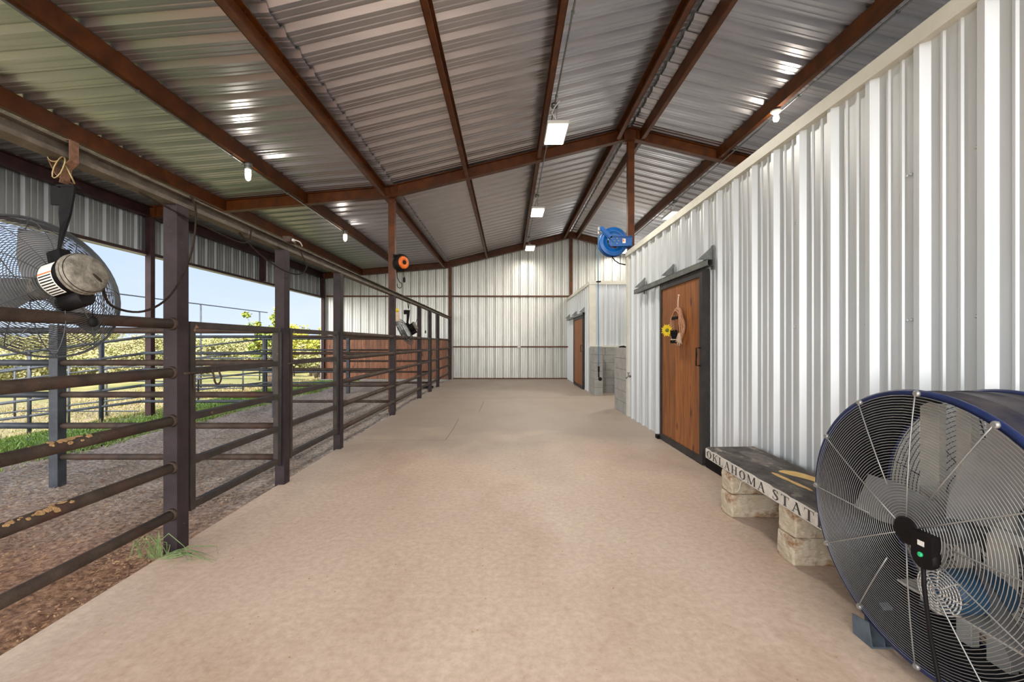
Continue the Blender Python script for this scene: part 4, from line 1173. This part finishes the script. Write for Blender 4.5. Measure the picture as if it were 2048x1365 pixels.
# ------------------------------------------------------------------ hanging fans
def hanging_fan(loc, n, lbl, top, cable=True, Rr=.335, detail=True, strapz=2.2):
    """loc: cage centre; n: axis direction on the motor side"""
    root = thing('hanging_fan', lbl, 'fan', loc)
    n = Vector(n).normalized(); up = Vector((0, 0, 1)); u = n.cross(up).normalized(); w = u.cross(n).normalized(); O = Vector(loc)
    def P(a, r, h): return O+(u*math.cos(a)+w*math.sin(a))*r+n*h
    # cage: front (away) dome and rear (motor side) dome
    nr = 30 if detail else 9; wr = .0017 if detail else .0035; seg = 48 if detail else 28
    for nm, s, dep in (('front_grille', -1, .085), ('rear_grille', 1, .11)):
        mb = MB()
        for k in range(nr):
            f = (k+1)/nr; r = .05+(Rr-.05)*f; h = s*dep*(1-f**3)*1.0
            mb.tube([P(2*PI*i/seg, r, h) for i in range(seg)], wr, 4, closed=True)
        for k in range(12 if detail else 8):
            a = 2*PI*k/(12 if detail else 8)
            mb.tube([P(a, .05+(Rr-.05)*f, s*dep*(1-f**3)+s*.003) for f in (0, .25, .5, .7, .85, .95, 1)], wr*1.3, 4)
        mb.build(nm, M['wire_dark'], root)
    mb = MB(); mb.tube([P(2*PI*i/48, Rr+.004, 0) for i in range(48)], .006, 6, closed=True)
    mb.lathe([(.05, -.085), (.05, -.09)], O, n, 20)
    mb.build('rim', M['wire_dark'], root)
    for k in range(3):
        mb = MB(); a0 = R(100+120*k); vs = []
        for i in range(7):
            r = .055+(Rr-.09)*i/6
            wd = .05+.07*math.sin(PI*min(1, (i+1)/5.2)*.62)
            for sgn in (-1, 1):
                aa = a0+sgn*wd/r*.62
                vs.append(P(aa, r, sgn*.028-.02))
        fs = [(2*i, 2*i+1, 2*i+3, 2*i+2) for i in range(6)]
        vs2 = [v+n*.003 for v in vs]
        mb.add(vs+vs2, fs+[tuple(14+i for i in f[::-1]) for f in fs], True)
        mb.build('blade', M['blade'], root, recalc=False)
    mb = MB(); mb.lathe([(.055, -.04), (.055, .02)], O, n, 20); mb.build('hub', M['dusty'], root)
    mc = O+n*.03
    mb = MB(); mb.lathe([(.075, .06), (.085, .07), (.087, .20), (.092, .205), (.092, .235), (.084, .24)], mc, n, 32); mt = mb.build('motor', M['black_plastic'], root)
    mb = MB(); mb.lathe([(.094, .20), (.097, .203), (.097, .21), (.09, .213), (.096, .222), (.096, .229), (.09, .236), (.082, .252), (.06, .256)], mc, n, 32); o = mb.build('end_bell', M['dusty'], mt); o['label'] = 'dusty round motor end cap'
    if detail:
        # white rating label wrapped on the motor side that faces the aisle
        rr = .0885
        def lab(a0, a1, h0, h1, m, nm, r_=rr):
            mb = MB(); k = 8; vs = []
            for i in range(k+1):
                a = R(a0+(a1-a0)*i/k)
                for h in (h0, h1):
                    vs.append(mc+n*h+(u*math.cos(a)+w*math.sin(a))*r_)
            mb.add(vs, [(2*i, 2*i+1, 2*i+3, 2*i+2) for i in range(k)], True)
            return mb.build(nm, m, mt, recalc=False)
        La = 150
        lab(-62, 42, .085, .165, M['label'], 'rating_label')
        lab(6, 10, .085, .165, M['orange'], 'label_stripe', rr+.0006)
        for i in range(8):
            lab(-58+i*8, -54.5+i*8, .09, .16, M['black_plastic'], 'label_print', rr+.0006)
    mb = MB(); cpos = mc+n*.13-w*.105+u*-.01
    mb.lathe([(.03, -.07), (.038, -.066), (.038, .066), (.03, .07)], cpos, n, 16); mb.obox(cpos+w*.02, n*.06, u*.034, w*.02)
    mb.build('capacitor_box', M['black_plastic'], mt)
    # yoke arm from the pivot up to the header
    piv = mc+n*.10+w*.09
    top = Vector(top)
    mb = MB()
    mb.obox(piv+w*.01, n*.038, u*.022, w*.04)
    d0 = Vector((-.01, 0, .05)); pth = [piv+Vector((0, 0, -.02)), piv+Vector((-.004, 0, .06)), piv+(top-piv)*.45, piv+(top-piv)*.62, piv+(top-piv)*.85, top]
    wid = [Vector((.018, -.018, 0)), Vector((.024, -.02, 0)), Vector((.026, -.012, 0)), Vector((.030, -.004, 0)), Vector((.032, 0, 0)), Vector((.032, 0, 0))]
    for k_ in (0, 1):
        pass
    vs = []
    for p_, w_ in zip(pth, wid):
        th = Vector((-w_.y, w_.x, 0)).normalized()*.005
        vs += [p_-w_-th, p_+w_-th, p_+w_+th, p_-w_+th]
    fs = [(4*i+q, 4*i+(q+1) % 4, 4*i+4+(q+1) % 4, 4*i+4+q) for i in range(5) for q in range(4)] + [(3, 2, 1, 0), (20, 21, 22, 23)]
    mb.add(vs, fs)
    mb.obox(top+Vector((-.055, .02, -.04)), Vector((.045, 0, 0)), Vector((0, .006, 0)), Vector((0, 0, .045)))
    mb.obox(top+Vector((-.01, .01, -.002)), Vector((.042, 0, 0)), Vector((0, .018, 0)), Vector((0, 0, .005)))
    mb.build('hanger_arm', M['black_steel'], root)
    if detail:
        mb = MB()
        b = Vector((XF-.03, top.y, 2.206))
        pts = [top+Vector((-.02, 0, .01)), top+Vector((.0, -.005, .08)), b+Vector((.036, 0, -.05)), b+Vector((.036, 0, .046)), b+Vector((-.06, 0, .046)), b+Vector((-.062, .0, -.05)), top+Vector((-.05, .01, .05)), top+Vector((-.01, .01, .02))]
        for a_, c_ in zip(pts, pts[1:]):
            d = (c_-a_); sd = Vector((0, 1, 0)); nn = d.cross(sd).normalized()
            mb.obox((a_+c_)/2, d*.52, sd*.022, nn*.0018)
        mb.build('strap', M['strap'], root)
        mb = MB()
        cc = top+Vector((-.03, -.03, .13))
        mb.tube([cc+Vector((.032*math.cos(R(a)), -.004, .032*math.sin(R(a)))) for a in range(0, 360, 30)], .004, 6, closed=True)
        cc = top+Vector((-.005, -.035, .07))
        mb.tube([cc+Vector((.022*math.cos(R(a))+.02*math.sin(R(a)), -.004, .05*math.sin(R(a)))) for a in range(0, 360, 30)], .0035, 6, closed=True)
        mb.tube([top+Vector((-.03, -.02, .16)), top+Vector((.03, -.03, .06)), top+Vector((.05, -.02, .0))], .0035, 6)
        mb.build('snap_hooks', M['brass'], root)
        mb = MB(); mb.lathe([(.012, 0), (.014, .05)], piv+w*.03, -u, 8); mb.build('pivot_bolt', M['galv'], root)
        mb = MB(); c = O+n*.08-w*.09-u*.0+u*.18*0+Vector((.18, -.02, -.10)); mb.tube([c+Vector((0, 0, .12)), c+Vector((0, 0, .03))], .002, 4)
        mb.lathe([(.006, .03), (.018, .015), (.018, -.01), (.006, -.02)], c, n=8); mb.build('pull_knob', M['black_steel'], root)
    else:
        mb = MB(); mb.tube([top+Vector((0, 0, .03)), Vector((XF-.03, top.y-.04, 2.16)), Vector((XF-.03, top.y+.14, 2.17)), top+Vector((0, .01, .03))], .008, 6); mb.build('strap', M['black_steel'], root)
    return root, mc
F1 = Vector((-2.20, 2.03, 1.565))
fan1, mc1 = hanging_fan(F1, (.94, -.17, .22), 'large round wire-caged fan hanging above the nearest rails', (XF-.02, 2.03, 2.045))
F2 = Vector((-2.16, 8.95, 1.54))
fan2, mc2 = hanging_fan(F2, (.86, .12, .48), 'distant wire-caged fan hanging from the header', (XF-.02, 8.95, 1.99), detail=False, Rr=.32)

# power cords of the fans
mb = MB()
s_ = mc1+Vector((.94, -.17, .22)).normalized()*.25
mb.tube(sm([s_+Vector((-.06, 0, .03)), s_+Vector((.02, .03, -.03)), Vector((-1.985, 2.15, 1.49)), Vector((-1.99, 2.35, 1.475)), Vector((-1.99, 2.55, 1.60)), Vector((-1.985, 2.70, 1.88)), Vector((-1.99, 2.74, 2.15)), Vector((-2.03, 2.74, 2.25))]), .006, 8)
tag(mb.build('power_cord', M['cable']), 'dusty power cord drooping from the near fan up to the header', 'cord')
mb = MB(); mb.tube(sm([(XF-.02, 2.42, 2.15), (-2.03, 2.9, 2.08), (-2.02, 3.3, 2.07), (-2.04, 3.42, 2.21)]), .006, 8)
tag(mb.build('power_cord', M['cable']), 'short black cord looping under the header between the first two posts', 'cord')
mb = MB(); mb.tube(sm([(XF-.04, 3.35, 2.16), (-2.06, 3.6, 2.03), (-2.02, 3.9, 1.955), (-1.99, 4.12, 1.965), (-1.99, 4.25, 2.06), (-2.02, 4.2, 2.18)]), .006, 8)
tag(mb.build('power_cord', M['cable']), 'cord looping around the top of the second post', 'cord')
t = thing('outlet_box', 'grey outlet box on the header above the second post', 'outlet', (-2.03, 4.08, 2.246))
mb = MB(); mb.box(-2.10, 4.0, 2.247, -2.03, 4.12, 2.30, b=.005); mb.build('box', M['rail_steel'], t)
mb = MB(); mb.box(-2.03, 4.03, 2.258, -2.01, 4.06, 2.282, b=.004); mb.tube(sm([(-2.0, 4.045, 2.27), (-1.985, 4.1, 2.265), (-1.99, 4.16, 2.24)]), .006, 6); o = mb.build('plug', M['white_metal'], t)
mb = MB(); mb.tube(sm([tuple(mc2+Vector((.05, .1, .02))), (-2.08, 9.6, 1.72), (-2.06, 9.95, 2.0), (-2.06, 10.0, 2.17)]), .006, 6)
tag(mb.build('power_cord', M['cable']), 'cord running from the far hanging fan up to the header', 'cord')
mb = MB(); mb.tube(sm([(-2.04, 10.6, 2.165), (-2.04, 10.6, 1.7), (-2.035, 10.6, 1.6)]), .005, 6); mb.lathe([(.008, 0), (.016, -.02), (.016, -.06), (.006, -.08)], (-2.035, 10.6, 1.62), n=8)
tag(mb.build('pull_cord', M['black_plastic']), 'thin pull cord with plug hanging beyond the far fan', 'cord')
# fly trap jar
t = thing('fly_trap', 'clear hanging fly trap jar with yellow cap beside the reel column', 'fly trap', (-2.10, 8.15, 1.9))
fx, fy, fz = -2.10, 8.15, 1.9
mb = MB(); mb.tube([(fx, fy, 2.165), (fx, fy, fz+.05)], .003, 5); mb.build('string', M['dropping'], t)
mb = MB(); mb.lathe([(.012, .06), (.03, .05), (.034, .02), (.034, -.005)], (fx, fy, fz), n=14); o = mb.build('cap', M['yellow'], t); o['label'] = 'yellow cap'
mb = MB(); mb.lathe([(.036, -.005), (.045, -.03), (.045, -.17), (.03, -.19)], (fx, fy, fz), n=14); mb.build('jar', M['cream'], t)

# ------------------------------------------------------------------ bench
bench = thing('stone_bench', 'low bench with weathered dark top and white lettered edge beside the wooden door', 'bench', (1.88, 2.9, .326))
A = Vector((1.685, 3.66, 0)); B = Vector((1.625, 2.14, 0)); wv = Vector((.43, 0.02, 0))
mb = MB()
random.seed(4)
n_ = 26; vs = []
for i in range(n_+1):
    f = i/n_; p = A+(B-A)*f; j = .004*math.sin(i*2.1)+random.uniform(-.003, .003)
    q = p+wv+Vector((random.uniform(-.006, .006), 0, 0))
    p2 = p+Vector((j*.5, 0, 0))
    vs += [(p.x, p.y, .326), (p2.x, p2.y, .407+j*.3), (p.x+.012, p.y, .4165), (q.x-.01, q.y, .4165), (q.x, q.y, .405), (q.x, q.y, .326)]
fs = []
for i in range(n_):
    for k in range(6): fs.append((i*6+k, i*6+(k+1) % 6, (i+1)*6+(k+1) % 6, (i+1)*6+k))
fs += [tuple(range(5, -1, -1)), tuple(n_*6+k for k in range(6))]
mb.add(vs, fs); top_o = mb.build('bench_top', M['bench_top'], bench)
# white face
nf = Vector((-(A-B).y, (A-B).x, 0)).normalized()
if nf.x > 0: nf = -nf
mb = MB(); d_ = (B-A)
mb.add([tuple(A+nf*.0035+Vector((0, 0, .329))), tuple(B+nf*.0035+Vector((0, 0, .329))), tuple(B+nf*.0035+Vector((0, 0, .405))), tuple(A+nf*.0035+Vector((0, 0, .405))),
        tuple(A-nf*.003+Vector((0, 0, .329))), tuple(B-nf*.003+Vector((0, 0, .329))), tuple(B-nf*.003+Vector((0, 0, .409))), tuple(A-nf*.003+Vector((0, 0, .409)))],
       [(0, 1, 2, 3), (7, 6, 5, 4), (0, 4, 5, 1), (1, 5, 6, 2), (2, 6, 7, 3), (3, 7, 4, 0)])
face = mb.build('edge_face', M['bench_face'], bench); face['label'] = 'worn white edge with black capital letters'
# serif capitals
def ell(cx, cy, rx, ry, a0=0, a1=360, n=24):
    return [(cx+rx*math.cos(R(a0+(a1-a0)*i/n)), cy+ry*math.sin(R(a0+(a1-a0)*i/n))) for i in range(n+1)]
def st(x, w=.17, serif=True):
    p = [[(x-w/2, 0), (x+w/2, 0), (x+w/2, 1), (x-w/2, 1)]]
    if serif: p += [[(x-w/2-.09, 0), (x+w/2+.09, 0), (x+w/2+.09, .045), (x-w/2-.09, .045)], [(x-w/2-.09, .955), (x+w/2+.09, .955), (x+w/2+.09, 1), (x-w/2-.09, 1)]]
    return p
def dg(x0, y0, x1, y1, w): return [(x0-w/2, y0), (x0+w/2, y0), (x1+w/2, y1), (x1-w/2, y1)]
def sf(x, y): return [(x-.12, y), (x+.12, y), (x+.12, y+.045), (x-.12, y+.045)]
def ringq(cx, cy, rx, ry, ix, iy, n=24):
    o = ell(cx, cy, rx, ry, n=n); i_ = ell(cx, cy, ix, iy, n=n)
    return [[o[k], o[k+1], i_[k+1], i_[k]] for k in range(n)]
def strokeS():
    c = [(.60, .80, .03), (.56, .90, .05), (.45, .965, .07), (.33, .97, .10), (.22, .91, .15), (.17, .80, .17), (.22, .68, .18), (.36, .57, .19), (.50, .46, .19), (.60, .34, .18), (.60, .20, .17), (.50, .08, .12), (.36, .03, .07), (.24, .05, .05), (.14, .14, .04), (.12, .26, .03)]
    out = []
    for (x0, y0, w0), (x1, y1, w1) in zip(c, c[1:]):
        dx, dy = x1-x0, y1-y0; L = math.hypot(dx, dy); nx_, ny_ = -dy/L, dx/L
        out.append([(x0-nx_*w0/2, y0-ny_*w0/2), (x1-nx_*w1/2, y1-ny_*w1/2), (x1+nx_*w1/2, y1+ny_*w1/2), (x0+nx_*w0/2, y0+ny_*w0/2)])
    out += [[(.58, .72), (.62, .72), (.62, .98), (.58, .98)], [(.10, .02), (.14, .02), (.14, .30), (.10, .30)]]
    return out
GL = {
 'O': (.92, ringq(.46, .5, .42, .51, .22, .46)),
 'K': (.95, st(.2)+[dg(.33, .44, .72, .97, .07), dg(.46, .58, .74, .02, .19)] + [sf(.76, .955), sf(.78, 0)]),
 'L': (.78, st(.2)+[[(.2, 0), (.70, 0), (.70, .05), (.2, .05)], [(.65, 0), (.70, 0), (.72, .28), (.69, .28)]]),
 'A': (.95, [dg(.14, 0, .47, 1, .06), dg(.76, 0, .45, 1, .19), [(.24, .30), (.66, .30), (.66, .355), (.24, .355)], sf(.14, 0), sf(.78, 0)]),
 'H': (1.0, st(.2)+st(.74)+[[(.2, .48), (.74, .48), (.74, .535), (.2, .535)]]),
 'M': (1.18, [dg(.17, 0, .17, 1, .06), dg(.98, 0, .98, 1, .18), dg(.57, .04, .20, 1, .18), dg(.57, .04, .94, 1, .06), sf(.17, 0), sf(.98, 0), sf(.12, .955), sf(1.02, .955)]),
 'S': (.76, strokeS()),
 'T': (.86, st(.42, serif=False)+[[(.24, 0), (.60, 0), (.60, .045), (.24, .045)], [(.04, .95), (.80, .95), (.80, 1), (.04, 1)], [(.04, .76), (.07, .76), (.10, 1), (.04, 1)], [(.77, .76), (.80, .76), (.80, 1), (.74, 1)]]),
 'E': (.82, st(.2)+[[(.2, 0), (.72, 0), (.72, .05), (.2, .05)], [(.2, .95), (.70, .95), (.70, 1), (.2, 1)], [(.2, .48), (.56, .48), (.56, .53), (.2, .53)], [(.53, .38), (.56, .38), (.56, .63), (.53, .63)], [(.67, .76), (.70, .76), (.70, 1), (.67, 1)], [(.69, 0), (.72, 0), (.72, .26), (.69, .26)]]),
}
txt = 'OKLAHOMA STATE'
tot = sum((GL[c][0] if c != ' ' else .38)+.16 for c in txt)
dU = d_.normalized(); sc = 1.368/(tot-1.0); hgt = .060
cur = .025
for ch in txt:
    if ch == ' ': cur += (.38+.16)*sc; continue
    wd, polys = GL[ch]; mb = MB()
    for pl in polys:
        mb.prism(pl, A+nf*.0036+dU*cur+Vector((0, 0, .337+random.uniform(-.001, .001))), dU*sc, Vector((0, 0, hgt)), nf*.0008)
    cur += (wd+.16)*sc
    mb.build('letter', M['letter'], face)
# faded gold shapes and a pale blotch painted on the top
def blobshape(pts, name, m, z=.4167):
    mb = MB(); mb.prism(pts, Vector((0, 0, z)), (1,0,0), (0,1,0), (0, 0, .0008)); return mb.build(name, m, top_o)
def smooth(pts, jit=.004, k=5):
    out = []; n = len(pts)
    for i in range(n):
        p0, p1, p2, p3 = [Vector(pts[(i+j) % n]+(0,)) for j in (-1, 0, 1, 2)]
        for q in range(k):
            t_ = q/k
            v = .5*((2*p1)+(p2-p0)*t_+(2*p0-5*p1+4*p2-p3)*t_*t_+(3*p1-p0-3*p2+p3)*t_**3)
            out.append((v.x+random.uniform(-jit, jit)*.5, v.y+random.uniform(-jit, jit)*.5))
    return out
g = blobshape(smooth([(1.86, 2.95), (1.92, 2.99), (1.99, 2.93), (2.03, 2.78), (2.035, 2.62), (2.0, 2.46), (1.93, 2.42), (1.885, 2.50), (1.93, 2.62), (1.955, 2.74), (1.92, 2.83)]), 'gold_emblem', M['gold']); g['label'] = 'faded gold painted shape'
g = blobshape(smooth([(1.79, 2.92), (1.82, 2.91), (1.825, 2.78), (1.83, 2.60), (1.81, 2.58), (1.795, 2.75)], .006), 'gold_stroke', M['gold']); g['label'] = 'faded gold painted streak'
g = blobshape(smooth([(1.88, 3.50), (1.98, 3.48), (2.02, 3.35), (1.99, 3.2), (1.92, 3.2), (1.87, 3.32)], .004), 'pale_blotch', mat('pale_blotch', '77716b', '5b5654', 25, rough=.9)); g['label'] = 'paler worn oval patch'
# rough stones
def stone(x0, x1, y0, y1, z0, z1, lbl, seed):
    random.seed(seed)
    bm = bmesh.new(); bmesh.ops.create_cube(bm, size=1)
    for v in bm.verts: v.co = Vector(((x0+x1)/2+v.co.x*(x1-x0), (y0+y1)/2+v.co.y*(y1-y0), (z0+z1)/2+v.co.z*(z1-z0)))
    bmesh.ops.bevel(bm, geom=bm.edges[:], offset=.008, segments=1, affect='EDGES')
    bmesh.ops.subdivide_edges(bm, edges=[e for e in bm.edges if e.calc_length() > .05], cuts=4, use_grid_fill=True)
    for v in bm.verts:
        c = v.co; s = 1.0
        if z0+.004 < c.z < z1-.004:
            d = Vector((math.sin(c.y*31+seed)*.5+math.sin(c.z*47+seed*2)*.5, math.sin(c.x*27+seed*3)*.6+math.sin(c.z*39+seed)*.4, 0))*.006
            v.co = c+d+Vector((random.uniform(-.002, .002), random.uniform(-.002, .002), 0))
    m_ = MB(); bm.verts.ensure_lookup_table()
    for i, v in enumerate(bm.verts): v.index = i
    m_.add([v.co[:] for v in bm.verts], [[v.index for v in f.verts] for f in bm.faces]); bm.free()
    return tag(m_.build('stone_block', M['stone'], origin=((x0+x1)/2, (y0+y1)/2, z0)), lbl, 'stone')
stone(1.66, 2.02, 3.20, 3.36, 0, .168, 'lower limestone block under the bench end by the door', 3)
stone(1.67, 2.00, 3.21, 3.37, .170, .3255, 'upper limestone block under the bench end by the door, white drip on it', 5)
stone(1.66, 2.04, 2.50, 2.66, 0, .160, 'lower limestone block under the bench nearest the drum fan', 7)
stone(1.67, 2.02, 2.50, 2.65, .162, .3255, 'upper limestone block under the bench nearest the drum fan', 11)

mb = MB(); mb.tube(sm([(1.752, 3.203, .285), (1.748, 3.200, .272), (1.735, 3.2, .268), (1.728, 3.2, .245), (1.722, 3.2, .215), (1.705, 3.2, .195), (1.692, 3.202, .192)]), [.007]*8+[.004]*29, 6)
d_o = mb.build('paint_drip', M['dropping'], [o for o in bpy.data.objects if o.get('label', '').startswith('upper limestone block under the bench end')][0]); d_o['label'] = 'white paint drip'
# ------------------------------------------------------------------ big drum fan
FC = Vector((1.566, 1.638, .588)); FR = .522
fan = thing('drum_fan', 'huge navy barrel drum fan standing on the floor against the white wall', 'fan', (1.80, 1.64, 0.0))
fa = Vector((1, .02, 0)).normalized()      # axis, from the front grille towards the wall
fu = Vector((-.02, 1, 0)).normalized(); fw = Vector((0, 0, 1))
def Q(a, r, h): return FC+(fu*math.cos(a)+fw*math.sin(a))*r+fa*h
LEN = .36
mb = MB(); N = 72
def ringprof(prof):
    vs = []; k = len(prof)
    for i in range(N):
        for r, h in prof: vs.append(Q(2*PI*i/N, r, h))
    fs = []
    for i in range(N):
        j = (i+1) % N
        for q in range(k): fs.append((i*k+q, i*k+(q+1) % k, j*k+(q+1) % k, j*k+q))
    return vs, fs
v_, f_ = ringprof([(FR, .012), (FR+.001, LEN*.33), (FR+.006, LEN*.335), (FR+.006, LEN*.345), (FR+.001, LEN*.35), (FR+.001, LEN*.66), (FR+.006, LEN*.665), (FR+.006, LEN*.675), (FR+.001, LEN*.68), (FR, LEN-.012), (FR-.004, LEN-.012), (FR-.004, .012)])
mb.add(v_, f_, True); mb.build('drum_shell', M['navy'], fan)
mb = MB(); v_, f_ = ringprof([(FR-.006, .014), (FR-.006, LEN-.014), (FR-.008, LEN-.014), (FR-.008, .014)])
mb.add(v_, f_, True); mb.build('shell_inside', mat('dark_navy_inside', '11131d', '1b1d2a', 6, rough=.6, spec=.2), fan)  # inner face of the drum shell, coloured darker than the outside
mb = MB()
for h0, h1 in ((-.006, .014), (LEN-.014, LEN+.006)):
    v_, f_ = ringprof([(FR-.012, h0), (FR+.010, h0), (FR+.012, (h0+h1)/2), (FR+.010, h1), (FR-.006, h1)])
    mb.add(v_, f_, True)
mb.build('rim', M['navy_rim'], fan)
# front grille
mb = MB()
nr = 44
def dome(r): return -.012-.035*(1-(r/FR)**2)
for k in range(nr):
    r = .052+(FR-.012-.052)*k/(nr-1)
    mb.tube([Q(2*PI*i/64, r, dome(r)) for i in range(64)], .00135, 5, closed=True)
for k in range(12):
    a = R(90+30*k); r0 = .05 if k % 2 == 0 else .17
    mb.tube([Q(a, r0+(FR-r0)*f, dome(r0+(FR-r0)*f)+.003*0-.003) for f in (0, .3, .6, .85, 1)], .0026, 5)
mb.build('front_grille', M['wire'], fan)
mb = MB(); mb.lathe([(.052, .002), (.052, -.004), (.045, -.008)], Q(0, 0, -.047), fa, 24); o = mb.build('centre_cap', M['black_plastic'], fan); o['label'] = 'round black centre cap of the grille'
for k in range(12):
    a = R(90+30*k); mb = MB(); mb.lathe([(.013, .004), (.013, -.006), (.009, -.012)], Q(a, FR-.002, -.006), fa, 10); mb.build('grille_bolt', M['wire'], fan)
# rear grille: rings and two sets of slanted wires
mb = MB()
for k in range(24):
    r = .08+(FR-.1)*k/23
    mb.tube([Q(2*PI*i/48, r, LEN-.004) for i in range(48)], .0018, 4, closed=True)
for k in range(12):
    a = R(15+30*k); mb.tube([Q(a, .08, LEN), Q(a, FR-.01, LEN)], .0025, 4)
mb.build('rear_grille', M['wire_dark'], fan)
# struts, shaft, blades, motor
mb = MB()
def vchan(yc, h, w=.055, d=.03, top=1.0):
    half = math.sqrt(max(0, (FR-.01)**2-(yc)**2))
    c = FC+fa*h+fu*yc
    mb.obox(c, fu*w/2, fa*.002, fw*half); mb.obox(c+fu*w/2+fa*d/2, fu*.002, fa*d/2, fw*half); mb.obox(c-fu*w/2+fa*d/2, fu*.002, fa*d/2, fw*half)
vchan(.24, .285, w=.08); vchan(.10, .285); vchan(-.02, .285, w=.075); vchan(-.24, .285, w=.08)
mb.obox(FC+fa*.30+fw*-.16, fu*.14, fa*.03, fw*.004)
mb.obox(FC+fa*.24+fw*-.33, fu*.25, fa*.09, fw*.004)
mb.obox(FC+fa*.30, fu*.25, fa*.035, fw*.02)
mb.build('inner_frame', M['strut'], fan)
mb = MB(); mb.lathe([(.012, .02), (.012, .33)], FC, fa, 12); mb.lathe([(.05, .10), (.05, .18)], FC, fa, 20); mb.lathe([(.02, .31), (.12, .315), (.12, .33), (.02, .335)], FC, fa, 28)
mb.build('shaft', M['wire_dark'], fan)
for k, a0 in enumerate((0, 120, 240)):
    mb = MB(); vs = []
    for i in range(9):
        f = i/8; r = .045+(FR-.12)*f
        wd = .05+.05*min(1, f*1.6)
        if f > .85: wd *= .93
        for j in range(5):
            s = (j/4-.5)*2
            ang = R(a0)+s*wd/max(r, .12)*.85
            vs.append(Q(ang, r, .15+s*.055*(1-.35*f)+.012*(1-s*s)))
    fs = [(i*5+j, i*5+j+1, (i+1)*5+j+1, (i+1)*5+j) for i in range(8) for j in range(4)]
    n0 = len(vs); vs2 = [v+fa*.003 for v in vs]
    mb.add(vs+vs2, fs+[tuple(n0+i for i in f[::-1]) for f in fs], True)
    mb.build('blade', M['blade'], fan, recalc=False)
mc = FC+fa*.22+fw*-.235+fu*-.0
mb = MB(); mb.lathe([(.05, -.13), (.07, -.125), (.078, -.09), (.078, .07), (.06, .10)], mc, fa, 28); mt = mb.build('motor', M['blue_motor'], fan)
mb = MB(); 
for k in range(7):
    r = .015+.011*k; mb.tube([mc+fa*(-.145-.006*(1-(r/.08)**2))+(fu*math.cos(2*PI*i/28)+fw*math.sin(2*PI*i/28))*r for i in range(28)], .0028, 5, closed=True)
for k in range(8):
    a = k*PI/4; mb.tube([mc+fa*-.15+(fu*math.cos(a)+fw*math.sin(a))*.01, mc+fa*-.145+(fu*math.cos(a)+fw*math.sin(a))*.082, mc+fa*-.12+(fu*math.cos(a)+fw*math.sin(a))*.082], .0028, 5)
o = mb.build('motor_guard', M['label'], mt); o['label'] = 'round pale plastic motor guard'
mb = MB(); 
bp_ = [FC+fa*.322+fu*.12, FC+fa*.322+fw*.12, FC+fa*.322-fu*.12, mc+fa*.10-fu*.04, mc+fa*.10-fw*.04, mc+fa*.10+fu*.04]
mb.tube(bp_, .006, 6, closed=True); mb.build('drive_belt', M['black_plastic'], fan)
# switch box and cable on the front grille
sb = Q(R(-40), .085, -.055)+fu*-.03*0
sb = FC+fa*-.06+fu*-.085+fw*-.03
mb = MB(); mb.obox(sb+fw*.01, fa*.018, fu*.038, fw*.045); mb.lathe([(.04, -.016), (.044, 0), (.04, .016)], sb-fw*.03, fa, 18); o = mb.build('switch_box', M['black_plastic'], fan); o['label'] = 'black switch box on the grille'
mb = MB(); mb.lathe([(.009, 0), (.009, -.006), (.005, -.008)], sb+fa*-.018+fw*-.02, fa, 10); mb.build('switch_button', M['green_led'], o)
mb = MB(); mb.obox(sb+fa*-.0185+fw*.02, fa*.001, fu*.012, fw*.009); mb.build('switch_window', M['label'], o)
mb = MB(); mb.tube([sb+fw*-.045+fa*-.01, sb+Vector((-.012, -.006, -.13)), sb+Vector((-.004, -.02, -.30)), sb+Vector((.01, -.04, -.46)), Vector((1.50, 1.46, .03)), Vector((1.52, 1.3, .012)), Vector((1.56, 1.1, .012))], .007, 8)
mb.build('power_cable', M['black_plastic'], fan)
# feet
for s in (-1, 1):
    mb = MB()
    yc = s*.24
    for h in (.10, LEN-.08):
        c = FC+fu*yc+fa*h; zt = FC.z-math.sqrt(FR**2-.24**2)
        mb.prism([(-.05, 0), (.05, 0), (.05, .006), (.03, .01), (.02, zt+.03), (-.0, zt+.02), (-.03, .01), (-.05, .006)], (c.x-.02, c.y, 0), tuple(fu), (0,0,1), (.04, 0, 0))
    mb.box(FC.x-.02, FC.y+yc-.05, 0, FC.x+LEN-.03, FC.y+yc+.05, .008)
    for xx in (FC.x-.02, FC.x+.035):
        mb.prism([(-.05, .008), (.05, .008), (.055, .085), (-.03, .10)] if s > 0 else [(-.05, .008), (.05, .008), (.03, .10), (-.055, .085)], (xx, FC.y+yc, 0), (0, 1, 0), (0, 0, 1), (.005, 0, 0))
    o = mb.build('foot', M['foot'], fan)

# bits of debris on the slab
random.seed(12)
for (x, y, s) in ((-.62, 2.36, .012), (-1.06, 3.2, .01)):
    pass
mb = MB()
for i in range(170):
    y = 1.5+random.random()**1.4*8; x = random.uniform(-1.95, 1.4); s = random.uniform(.0015, .005)
    mb.add([(x-s, y, .001), (x, y-s*1.3, .001), (x+s*1.2, y, .001), (x, y+s, .001), (x, y, .001+s)], [(0,1,4), (1,2,4), (2,3,4), (3,0,4)])
o = mb.build('floor_crumbs', M['mud'], origin=(0, 4, 0)); tag(o, 'tiny scattered crumbs and specks on the concrete alley', 'debris', kind='stuff')
